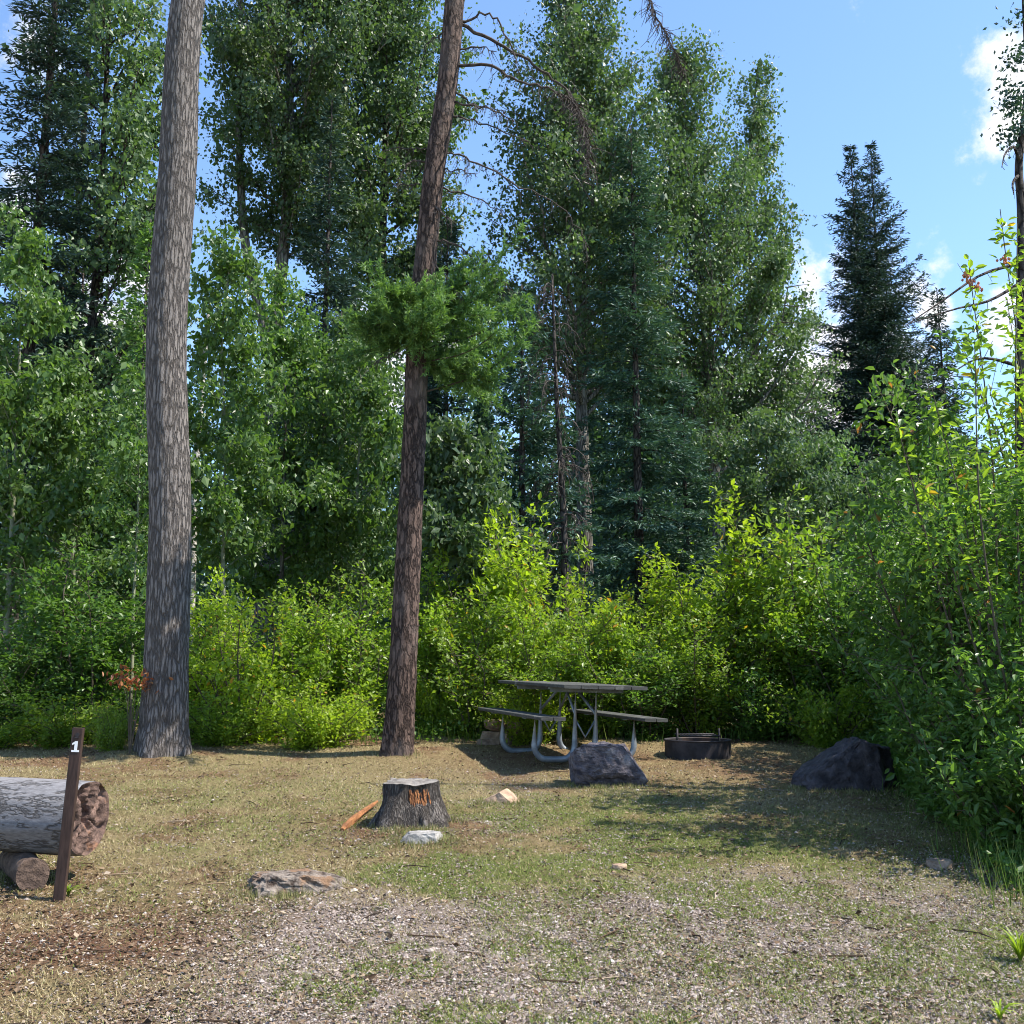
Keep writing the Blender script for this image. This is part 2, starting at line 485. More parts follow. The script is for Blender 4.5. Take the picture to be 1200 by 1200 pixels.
def conifer(seed, H, r0, z0, Rad, whorl=.42, per=6, droop=.25, el=(-5, 20), nl=.15, nw=.042, twig=.105, dens=.045, prof=None, path=None, gap=.0, az_pick=None):
    g = np.random.default_rng(seed)
    tr, cr = MB(), MB()
    if path is None:
        path = np.c_[np.zeros(5), np.zeros(5), np.linspace(-.2, H, 5)]
    p, r = tree_trunk(tr, path, r0, .012, n=24, seed=seed)
    prof = prof or (lambda t: (1 - t) ** .85 + .04)
    Ps, Ds, Ls = [], [], []
    z = z0
    while z < H - .15:
        t = (z - z0) / (H - z0)
        for j in range(per):
            if g.random() < gap: continue
            zz = z + g.uniform(-.5, .5) * whorl
            c = np.array([np.interp(zz, p[:, 2], p[:, k]) for k in range(3)])
            l = Rad * prof(t) * g.uniform(.65, 1.18)
            az = g.uniform(0, 2 * PI)
            e = math.tan(R(g.uniform(*el) + 25 * t))
            n = max(4, int(l / .3) + 3)
            s = np.linspace(0, 1, n)
            hor = np.array([math.cos(az), math.sin(az), 0])
            bp = c + hor * (l * s)[:, None] + np.array([0, 0, 1.]) * (l * (e * s - droop * 1.6 * s ** 2 + droop * .9 * s ** 4))[:, None]
            rb = .006 + .010 * l
            tr.tube(bp, np.linspace(rb, .003, n), 3, False)
            nt = max(3, int(l / twig))
            for s1 in (np.arange(nt) + g.random(nt)) / nt:
                q = np.array([np.interp(s1, s, bp[:, k]) for k in range(3)])
                for sd in (-1, 1):
                    l2 = (.42 * l * (1 - s1 * .8) + .08) * g.uniform(.6, 1.1)
                    l2 = min(l2, .75)
                    a2 = az + sd * g.uniform(.6, 1.1)
                    m = max(2, int(l2 / dens))
                    u = (np.arange(m) + g.random(m)) / m
                    d2 = np.array([math.cos(a2), math.sin(a2), g.uniform(-.35, .05)])
                    Ps.append(q + d2 * (u * l2)[:, None])
                    Ds.append(np.broadcast_to(d2, (m, 3)))
            m = max(3, int(l / (dens * .8))); u = g.random(m) ** .8
            Ps.append(np.stack([np.interp(u, s, bp[:, k]) for k in range(3)], 1)); Ds.append(np.broadcast_to(hor, (m, 3)))
        z += whorl * (1 - .45 * t)
    P = np.concatenate(Ps); D = np.concatenate(Ds); n = len(P)
    P = P + g.normal(0, .022, (n, 3))
    al = unit(D) + g.normal(0, .38, (n, 3))
    L = nl * g.uniform(.6, 1.35, n)
    leaf_geo(cr, P, al, g.normal(0, .7, (n, 3)) + np.array([0, 0, 1.]), L, nw * g.uniform(.7, 1.3, n), np.clip(g.normal(.5, .25, n), 0, .96))
    return tr, cr


def shrub(seed, H, Rad, n_stem, n_leaf, leaf=.06, asp=.55, odd=.0, spread=.8, six=False, low=.05, sig=.06, spr=(.16, .4), up=1.0):
    """many arching stems with leafy sprays"""
    g = np.random.default_rng(seed)
    st, fo = MB(), MB()
    A, B = [], []
    for i in range(n_stem):
        az = i * 2.39996 + g.normal(0, .4)
        rr = math.sqrt((i + .5) / n_stem) * Rad
        h = H * g.uniform(.42, 1.0) * (1 - .25 * (rr / Rad) ** 2)
        b0 = np.array([math.cos(az), math.sin(az), 0]) * rr * (1 - spread) * g.uniform(.5, 1) - np.array([0, 0, .06])
        tip = np.array([math.cos(az) * rr, math.sin(az) * rr, h])
        mid = b0 * .5 + tip * .5 + np.array([math.cos(az), math.sin(az), 0]) * (-.12 * rr) + g.normal(0, .05 * H, 3) + np.array([0, 0, .08 * h])
        p = smooth_path([b0, mid, tip], 9)
        rb = .006 + .0045 * H
        st.tube(p, np.linspace(rb, .003, 9), 5, False)
        for s in np.linspace(low, 1, max(6, int(11 * h / 2) + 3)):
            for q_ in range(2):
                q = np.array([np.interp(s, np.linspace(0, 1, 9), p[:, k]) for k in range(3)])
                a2 = g.uniform(0, 2 * PI); e2 = g.uniform(-.1, .9)
                l2 = g.uniform(*spr) * (1.15 - .5 * s) * (.6 + .3 * H / 2)
                e = q + l2 * np.array([math.cos(a2) * math.cos(e2), math.sin(a2) * math.cos(e2), math.sin(e2)])
                A.append(q); B.append(e)
                st.tube([q, e], [.004, .002], 3, False)
    A, B = np.array(A), np.array(B)
    w = np.linalg.norm(B - A, axis=1) * np.exp(g.normal(0, .75, len(A))); w /= w.sum()
    k = g.choice(len(A), n_leaf, p=w)
    t = g.random((n_leaf, 1)) ** .6
    P = A[k] + (B[k] - A[k]) * t + g.normal(0, sig, (n_leaf, 3))
    P[:, 2] = np.abs(P[:, 2])
    D = unit(B[k] - A[k])
    al = D * .7 + g.normal(0, .6, (n_leaf, 3)) + np.array([0, 0, -.15])
    nr = g.normal(0, .55, (n_leaf, 3)) + np.array([0, 0, up])
    L = leaf * g.uniform(.6, 1.35, n_leaf)
    ti = np.clip(g.normal(.48, .22, n_leaf), 0, .96)
    ti = np.where(g.random(n_leaf) < odd, 1.0, ti)
    leaf_geo(fo, P, al, nr, L, L * asp, ti, six)
    return st, fo


# ------------------------------------------------------------------ ground
def masks(x, y):
    """how much gravel, green grass and bare brown soil the ground has at x, y"""
    n1 = fbm(x * 1.1 + 4, y * 1.1, 21, 4); n2 = fbm(x * 3.2, y * 3.2 + 8, 33, 4)
    edge = .35 * (n1 - .5) * 4
    gravel = sstep(6.6, 5.0, y + edge - .25 * np.clip(x, -2, 2)) * sstep(-1.75, -.75, x + .30 * (y - 4) * .6 + edge * .6)
    gravel = gravel * sstep(.28, .48, n2 + .22)
    gravel = np.maximum(gravel, .55 * np.exp(-((x - .1) ** 2 / 1.2 + (y - 7.2) ** 2 / 5)) * sstep(.4, .6, n2))
    green = np.exp(-((x - .85) ** 2 / 2.6 + (y - 7.0) ** 2 / 3.6)) * 1.15 + .7 * np.exp(-((x - 1.9) ** 2 / .8 + (y - 5.0) ** 2 / .7))
    green = green + .6 * np.exp(-((x + .5) ** 2 / .35 + (y - 6.3) ** 2 / .25)) + .35 * np.exp(-((x + 2.6) ** 2 / 3 + (y - 8) ** 2 / 5))
    green = green * sstep(.34, .62, n2 * .6 + n1 * .45) * 1.2
    green = np.maximum(green, .95 * sstep(.55, .62, fbm(x * 4.6 + 2, y * 3.4, 51, 3)) * sstep(3, 3.6, y) * sstep(7, 6, y) * sstep(-1.5, -.6, x))
    green = np.maximum(green, sstep(2.4, 3.3, x - .15 * (y - 8)) * .8)
    soil = np.exp(-((x + 2.1) ** 2 / 1.3 + (y - 5.15) ** 2 / .4)) * 1.4
    soil = np.maximum(soil, 1.3 * np.exp(-((x + .6) ** 2 / .7 + (y - 7.5) ** 2 / .5)))
    soil = np.maximum(soil, .8 * np.exp(-((x - .7) ** 2 / 2.5 + (y - 10.9) ** 2 / .7)))
    soil = np.maximum(soil, .55 * np.exp(-((x - 2.4) ** 2 / 1.2 + (y - 10.2) ** 2 / .8)))
    soil = np.maximum(soil, .75 * sstep(.48, .64, fbm(x * 2.2 + 9, y * 1.9, 71, 4)))
    soil = soil * sstep(.25, .55, n2 + .1)
    return np.clip(gravel, 0, 1), np.clip(green, 0, 1), np.clip(soil, 0, 1)


def axis_pts(lo, hi, fine, far):
    a = np.arange(lo, hi, fine)
    out_hi, out_lo, d, v = [], [], fine, hi
    while v < far:
        out_hi.append(v); d = min(d * 1.22, 40); v += d
    d, v = fine, lo
    while v > -far:
        d = min(d * 1.22, 40); v -= d; out_lo.append(v)
    return np.concatenate([out_lo[::-1], a, out_hi])


def ground():
    xs = axis_pts(-7, 6, .045, 900); ys = axis_pts(2.6, 14, .045, 900)
    X, Y = np.meshgrid(xs, ys)
    Z = gz(X, Y) + (fbm(X * 14, Y * 14, 91, 3) - .5) * .016 * ((Y < 15) & (Y > 2))
    nx, ny = len(xs), len(ys)
    v = np.stack([X, Y, Z], -1).reshape(-1, 3)
    i = np.arange(ny - 1)[:, None] * nx; j = np.arange(nx - 1)[None]
    f = np.stack([i + j, i + j + 1, i + nx + j + 1, i + nx + j], -1).reshape(-1, 4)
    mb = MB(); mb.add(v, f)
    m, N, L = new_mat('ground_soil')
    tc = N.new('ShaderNodeTexCoord')

    def noise(s, d=8, ro=.65):
        q = N.new('ShaderNodeTexNoise'); q.inputs['Scale'].default_value = s; q.inputs['Detail'].default_value = d; q.inputs['Roughness'].default_value = ro
        L.new(tc.outputs['Object'], q.inputs['Vector']); return q

    def mixc(fac, a, b):
        q = N.new('ShaderNodeMix'); q.data_type = 'RGBA'
        L.new(fac, q.inputs[0])
        for s, k in ((a, 6), (b, 7)):
            if isinstance(s, tuple): q.inputs[k].default_value = (*s, 1)
            else: L.new(s, q.inputs[k])
        return q.outputs[2]
    na, nb, nc = noise(38), noise(120, 4), noise(5)
    straw = ramp(N, [(.3, (.11, .08, .042)), (.5, (.215, .166, .082)), (.72, (.34, .275, .145))]); L.new(na.outputs['Fac'], straw.inputs[0])
    grav = ramp(N, [(.3, (.125, .098, .08)), (.55, (.25, .20, .17)), (.75, (.37, .31, .27))]); L.new(nb.outputs['Fac'], grav.inputs[0])
    gren = ramp(N, [(.3, (.07, .085, .025)), (.7, (.18, .19, .06))]); L.new(na.outputs['Fac'], gren.inputs[0])
    soil = ramp(N, [(.3, (.07, .036, .022)), (.7, (.22, .115, .068))]); L.new(na.outputs['Fac'], soil.inputs[0])
    at_ = {}
    for k in ('gravel', 'green', 'soil'):
        a = N.new('ShaderNodeAttribute'); a.attribute_name = k; at_[k] = a.outputs['Fac']
    c = mixc(at_['soil'], straw.outputs[0], soil.outputs[0])
    c = mixc(at_['gravel'], c, grav.outputs[0])
    c = mixc(at_['green'], c, gren.outputs[0])
    b = N.new('ShaderNodeBump'); b.inputs['Strength'].default_value = .9; b.inputs['Distance'].default_value = .02
    L.new(nb.outputs['Fac'], b.inputs['Height'])
    p = N.new('ShaderNodeBsdfPrincipled'); p.inputs['Roughness'].default_value = .95; p.inputs['Specular IOR Level'].default_value = .1
    L.new(c, p.inputs['Base Color']); L.new(b.outputs[0], p.inputs['Normal'])
    o = N.new('ShaderNodeOutputMaterial'); L.new(p.outputs[0], o.inputs[0])
    ob = mb.build('ground', m, smooth=True)
    ma = masks(v[:, 0], v[:, 1])
    for k, arr in zip(('gravel', 'green', 'soil'), ma):
        a = ob.data.attributes.new(k, 'FLOAT', 'POINT'); a.data.foreach_set('value', arr.astype(np.float32))
    far = v[:, 1] > 13
    tag(ob, 'wide clearing floor of gravel, dry grass and brown soil', 'ground', kind='structure')


def scatter(n, x0, x1, y0, y1, keep):
    """random ground points, denser towards the camera, kept with probability keep(x, y)"""
    y = y0 * (y1 / y0) ** rng.random(n)
    half = .56 * y + .5
    x = rng.uniform(-1, 1, n) * half
    k = (x > x0) & (x < x1) & (rng.random(n) < keep(x, y))
    x, y = x[k], y[k]
    return x, y, gz(x, y)


def ground_cover():
    # stones of the gravel drive
    def kg(x, y): return np.clip(masks(x, y)[0] * .95 + .10, 0, 1)
    x, y, z = scatter(230000, -7, 3.6, 3.1, 10.5, kg)
    n = len(x)
    oc = np.array([(1, 0, 0), (0, 1, 0), (-1, 0, 0), (0, -1, 0), (0, 0, 1), (0, 0, -1)], float)
    of = np.array([(0, 1, 4), (1, 2, 4), (2, 3, 4), (3, 0, 4), (1, 0, 5), (2, 1, 5), (3, 2, 5), (0, 3, 5)])
    s = np.exp(rng.normal(math.log(.0052), .38, n))[:, None, None] * rng.uniform(.6, 1.3, (n, 6, 1))
    a = rng.uniform(0, 2 * PI, n); ca, sa = np.cos(a), np.sin(a)
    v = oc[None] * s * np.array([1.25, .85, .7])
    v = np.stack([v[..., 0] * ca[:, None] - v[..., 1] * sa[:, None], v[..., 0] * sa[:, None] + v[..., 1] * ca[:, None], v[..., 2]], -1)
    v += np.stack([x, y, z + .003], -1)[:, None]
    f = (np.arange(n)[:, None, None] * 6 + of[None]).reshape(-1, 3)
    mb = MB(); mb.add(v.reshape(-1, 3), f, np.repeat(rng.random(n), 6))
    tag(mb.build('gravel', tint_mat('gravel_stone', [(0, (.085, .064, .05)), (.5, (.265, .21, .178)), (.85, (.36, .30, .26)), (1, (.46, .41, .36))])),
        'loose pinkish grey gravel of the worn drive', 'gravel', kind='stuff')

    # blades
    def blades(name, n, keep, hmin, hmax, w, mat, label, y1=13.2, lean=.9, x1=4.6):
        x, y, z = scatter(n, -7.5, x1, 3.1, y1, keep)
        n = len(x)
        a = rng.uniform(0, 2 * PI, n); h = rng.uniform(hmin, hmax, n)
        d = np.stack([np.cos(a), np.sin(a), np.zeros(n)], -1)
        P = np.stack([x, y, z - .003], -1)
        le = rng.uniform(.2, 1.3, n)[:, None] * lean
        tip = P + (d * le + np.array([0, 0, 1.])) * h[:, None]
        sd = np.stack([-np.sin(a), np.cos(a), np.zeros(n)], -1) * (w * rng.uniform(.6, 1.3, n) * (.7 + .06 * y))[:, None]
        v = np.stack([P - sd, P + sd, tip], 1)
        mb = MB(); mb.add(v.reshape(-1, 3), np.arange(n * 3).reshape(-1, 3), np.repeat(rng.random(n), 3))
        tag(mb.build(name, mat), label, 'grass', kind='stuff')
    gm = tint_mat('green_blade', [(0, (.085, .12, .025)), (.5, (.155, .20, .04)), (1, (.29, .31, .10))], .6, .35)
    dm = tint_mat('dry_blade', [(0, (.14, .105, .05)), (.5, (.30, .245, .115)), (1, (.52, .44, .26))], .8, .25)

    def kgreen(x, y): return np.clip(masks(x, y)[1] * 1.0 + .025, 0, 1)
    blades('green_grass', 480000, kgreen, .008, .028, .0028, gm, 'short green grass growing through the gravel', lean=1.7)

    def kdry(x, y):
        a, b, c = masks(x, y)
        return np.clip((1 - a * .6) * (1 - c * .92) * (1 - b * .6) * .95, .03, 1) * sstep(.25, .5, fbm(x * 5, y * 5, 61, 3) + .08)
    blades('dry_grass', 340000, kdry, .008, .03, .0024, dm, 'short dry straw-coloured grass of the clearing', lean=1.8)

    def kt(x, y):
        line = np.maximum(np.exp(-((y - 12.5) / .35) ** 2) * .6, sstep(2.3, 3.2, x - .17 * (y - 5.2)))
        return line * sstep(.35, .55, fbm(x * 1.5, y * 1.5, 77, 3))
    blades('tall_grass', 90000, kt, .07, .32, .0035, tint_mat('tall_blade', [(0, (.06, .12, .02)), (.6, (.11, .19, .03)), (1, (.26, .28, .09))], .5, .4),
           'taller green grass fringing the shrubs', y1=13.6, lean=.5, x1=6)
    feet = [place(*q)[:2] for q in ((672, 921), (700, 923), (735, 921), (752, 918), (935, 925), (965, 928), (1000, 929), (1035, 927), (440, 968), (462, 974), (500, 972), (520, 962), (182, 882), (210, 882), (168, 880),
            (452, 884), (480, 884), (306, 1048), (340, 1050), (385, 1034), (480, 990), (512, 988), (600, 942), (572, 942), (10, 1030), (45, 1032))]

    def kf(x, y):
        v = np.zeros(len(x))
        for a, b in feet:
            v = np.maximum(v, np.exp(-((x - a) ** 2 + (y - b) ** 2) / .011))
        return v
    x, y, z = scatter(800000, -4.5, 4, 4.8, 12.5, kf)
    n = len(x); a = rng.uniform(0, 2 * PI, n); h = rng.uniform(.012, .05, n)
    P = np.stack([x, y, z - .003], -1); d = np.stack([np.cos(a), np.sin(a), np.zeros(n)], -1); sd = np.stack([-np.sin(a), np.cos(a), np.zeros(n)], -1) * .0022 * (.7 + .06 * y)[:, None]
    v = np.stack([P - sd, P + sd, P + (d * rng.uniform(.1, .8, n)[:, None] + np.array([0, 0, 1.])) * h[:, None]], 1)
    mb = MB(); mb.add(v.reshape(-1, 3), np.arange(n * 3).reshape(-1, 3), np.repeat(rng.random(n), 3))
    tag(mb.build('grass_fringe', tint_mat('fringe_blade', [(0, (.10, .13, .03)), (.5, (.20, .20, .07)), (1, (.40, .34, .18))], .7, .3)), 'longer grass growing round the feet of rocks, stump and trunks', 'grass', kind='stuff')
    # litter
    def kl(x, y):
        a, b, c = masks(x, y)
        return np.clip(.3 + .7 * c + .3 * sstep(9, 12, y), 0, 1)
    x, y, z = scatter(230000, -7.5, 5, 3.1, 13.5, kl)
    n = len(x)
    P = np.stack([x, y, z + rng.uniform(.002, .012, n)], -1)
    a = rng.uniform(0, 2 * PI, n)
    al = np.stack([np.cos(a), np.sin(a), rng.normal(0, .25, n)], -1)
    L = np.clip(np.exp(rng.normal(math.log(.016), .42, n)), .006, .045)
    mb = MB(); leaf_geo(mb, P, al, np.array([0, 0, 1.]) + rng.normal(0, .5, (n, 3)), L, L * rng.uniform(.15, .7, n), rng.random(n))
    tx, ty, tz = scatter(240, -7, 4.5, 3.3, 13, lambda q, w_: np.full(len(q), .8))
    for a_, b_, c_ in zip(tx, ty, tz):
        h_ = rng.uniform(0, 2 * PI); l_ = rng.uniform(.05, .24); dx, dy = math.cos(h_) * l_, math.sin(h_) * l_
        k_ = rng.normal(0, .15) * l_
        mb.tube([(a_, b_, c_ + .006), (a_ + dx * .5 - dy * .2 + k_, b_ + dy * .5 + k_, c_ + .014), (a_ + dx, b_ + dy, gzf(a_ + dx, b_ + dy) + .006)], [.004, .0035, .002], 4, False, float(rng.random() ** 1.5))
    tag(mb.build('leaf_litter', tint_mat('litter', [(0, (.03, .02, .014)), (.4, (.12, .072, .042)), (.8, (.26, .185, .115)), (1, (.38, .31, .235))], .85, .1)),
        'scattered brown leaf litter, twigs and bark chips on the ground', 'leaf litter', kind='stuff')


ground()
ground_cover()


# ------------------------------------------------------------------ picnic table
def picnic_table():
    c = place(661, 894)
    root = thing('picnic_table', 'grey picnic table with two benches on bent galvanised pipe legs', 'picnic table', (c[0] + .04, c[1] + .35, gzf(c[0], c[1] + .35)), R(-68))
    root.rotation_euler = (R(0), R(0), R(-70))
    # local x = long axis, y = across
    Lg = 1.95
    top = MB()
    for i in range(5):
        y = (i - 2) * .182
        top.box((0, y, .755), (.036, .174, Lg), rot=rotm('Y', PI / 2), bev=.006)
    top.build('tabletop', M['table_wood'], root)
    for s in (-1, 1):
        b = MB()
        for k in (-1, 1):
            b.box((0, s * .555 + k * .066, .445), (.034, .124, Lg), rot=rotm('Y', PI / 2), bev=.006)
        b.build('bench', M['table_wood'], root)
    for fx in (-.48, .48):
        for s in (-1, 1):
            t = MB()
            ys, yt, rb = .555, .115, .14
            arc = [(ys - rb + rb * math.cos(a), rb + .02 - rb * math.sin(a)) for a in np.linspace(0, PI / 2, 7)]
            arc2 = [(yt + rb - rb * math.sin(a), rb + .02 - rb * math.cos(a)) for a in np.linspace(0, PI / 2, 7)]
            pth = [(ys, .43)] + arc + arc2 + [(yt, .73)]
            t.tube([(fx, s * y, z) for y, z in pth], .031, 12)
            t.build('leg', M['galv'], root, smooth=True)
            br = MB(); br.box((fx, s * .555, .425), (.10, .24, .008)); br.build('seat_bracket', M['galv'], root)
        cb = MB(); cb.box((fx, 0, .728), (.06, .82, .02)); cb.box((fx + .03, 0, .705), (.006, .82, .03)); cb.build('cross_bar', M['galv'], root)
        d = MB()
        d.tube([(fx, .115, .42), (fx, 0, .24), (fx, -.115, .42)], .012, 6)
        d.build('cross_brace', M['galv'], root, smooth=True)
        for s in (-1, 1):
            q = MB(); q.tube([(fx, s * .115, .47), (fx * .2, s * .06, .715)], .015, 6); q.build('brace', M['galv'], root, smooth=True)
    root.rotation_euler = (R(-1.5), R(1.0), R(-70))


picnic_table()


# ------------------------------------------------------------------ rocks
def rock_mesh(seed, size, cuts, name, mat, loc, rz, sub=5, rough=.06, taper=None, flat=True):
    """faceted boulder: an icosphere cut by planes, then roughened"""
    import bmesh
    g = np.random.default_rng(seed)
    bm = bmesh.new(); bmesh.ops.create_icosphere(bm, subdivisions=sub, radius=1)
    v = np.array([q.co[:] for q in bm.verts]); f = np.array([[q.index for q in fc.verts] for fc in bm.faces]); bm.free()
    v = v * 1.35
    for nrm, d in cuts:
        n_ = unit(np.array(nrm, float)); e = v @ n_ - d
        v = v - np.clip(e, 0, None)[:, None] * n_
    u = unit(v)
    v = v + u * (rough * 2 * (fbm(v[:, 0] * 2.3 + v[:, 2] * 1.7 + seed, v[:, 1] * 2.3 - v[:, 2] * 1.1, seed, 5) - .5))[:, None]
    v = v - u * (rough * 1.3 * np.abs(fbm(v[:, 0] * 1.9 + v[:, 2] * 2.6 + seed, v[:, 1] * 2.2 + v[:, 2] * 1.4, seed + 9, 4) - .5))[:, None]
    v = v + u * (rough * 1.1 * (fbm(v[:, 0] * 9 + v[:, 2] * 7, v[:, 1] * 9 - v[:, 2] * 5, seed + 3, 3) - .5))[:, None]
    v = v * np.array(size) / 2
    if taper is not None:
        v = taper(v)
    mb = MB(); mb.add(v, f, .5)
    o = mb.build(name, mat, smooth=False)
    o.location = [float(q) for q in loc]; o.rotation_euler = (0, 0, rz)
    return o


c = place(710, 922)
o = rock_mesh(3, (.62, .44, .70), [((0, 0, 1), .52), ((-1, -.1, -.12), .92), ((1, -.1, .75), .80), ((0, -1, .1), .8), ((0, -1, -.9), .72), ((.35, -1, .3), .86), ((0, 1, 0), .9), ((0, 0, -1), .62), ((-.5, .1, 1), .66)],
              'boulder', M['rock_purple'], (c[0], c[1] + .22, c[2] + .165), 0, rough=.11)
tag(o, 'purple grey flat-topped boulder in front of the picnic table', 'boulder')
c = place(1010, 928)
o = rock_mesh(8, (.82, .56, .86), [((-.62, 0, 1), .42), ((.25, 0, 1), .56), ((0, -1, .12), .8), ((1, -.5, .15), .80), ((1, .2, .6), .86), ((-1, -.2, .3), .98), ((0, 1, 0), .9), ((0, 0, -1), .5), ((-.3, -.9, .5), .78)],
              'boulder', M['rock_dark'], (c[0], c[1] + .28, c[2] + .19), 0, rough=.12)
tag(o, 'blackish wedge-shaped boulder at the foot of the right-hand shrubs', 'boulder')
c = place(494, 988)
o = rock_mesh(12, (.25, .15, .13), [((0, 0, 1), .6), ((0, -1, .2), .8), ((-.8, 0, .5), .9), ((1, -.3, .2), .9)], 'stone', M['rock_grey'], (c[0], c[1] + .05, c[2] + .022), .15, 4, .1)
tag(o, 'small pale grey flat stone just in front of the stump', 'stone')
c = place(586, 941)
o = rock_mesh(15, (.24, .18, .17), [((-.7, 0, 1), .5), ((.8, -.2, .8), .6), ((0, -1, .3), .8)], 'stone', M['rock_tan'], (c[0], c[1] + .06, c[2] + .03), -.2, 4, .1)
tag(o, 'pointed tan stone half buried right of the stump', 'stone')
c = place(590, 880)
for k, (dx, dy, dz, s) in enumerate(((0, .1, .1, .42), (-.16, -.02, .05, .26), (.18, .05, .24, .28), (-.1, .12, .27, .22))):
    o = rock_mesh(20 + k, (s, s * .8, s * .62), [((0, 0, 1), .6), ((-.6, -.6, .4), .8), ((.8, -.4, .3), .8)], 'stone', M['rock_brown'], (c[0] + dx, c[1] + .55 + dy, c[2] + dz), k * .9, 4, .12)
    tag(o, ('broad brown stone at the bottom of the heap behind the left bench', 'small brown stone at the left foot of the heap behind the bench',
            'brown stone high on the right of the heap behind the bench', 'smallest brown stone topping the heap behind the bench')[k], 'stone', 'stones heaped behind the table')
c = place(1104, 1018)
o = rock_mesh(31, (.13, .10, .085), [((0, 0, 1), .6), ((-.6, -.6, .4), .8)], 'stone', M['rock_brown'], (c[0], c[1] + .04, c[2] + .02), .4, 4, .12)
tag(o, 'small brownish stone in the shade beneath the right-hand shrubs', 'stone')
c = place(726, 1018)
o = rock_mesh(33, (.075, .05, .05), [((0, 0, 1), .6)], 'stone', M['rock_tan'], (c[0], c[1], c[2] + .012), .4, 3, .1)
tag(o, 'tiny pale buff stone alone on the green patch of grass', 'stone')

# rotten half-buried wood
c = place(345, 1046)
o = rock_mesh(41, (.46, .27, .21), [((0, 0, 1), .5), ((.5, 0, 1), .55), ((-1, -.3, .5), .9), ((0, -1, .5), .72), ((1, -.2, .8), .8)], 'wood_chunk', M['rot'], (c[0], c[1] + .09, c[2] + .03), R(14), 5, .2)
tag(o, 'rotten grey chunk of wood half buried in the foreground grass', 'wood chunk')


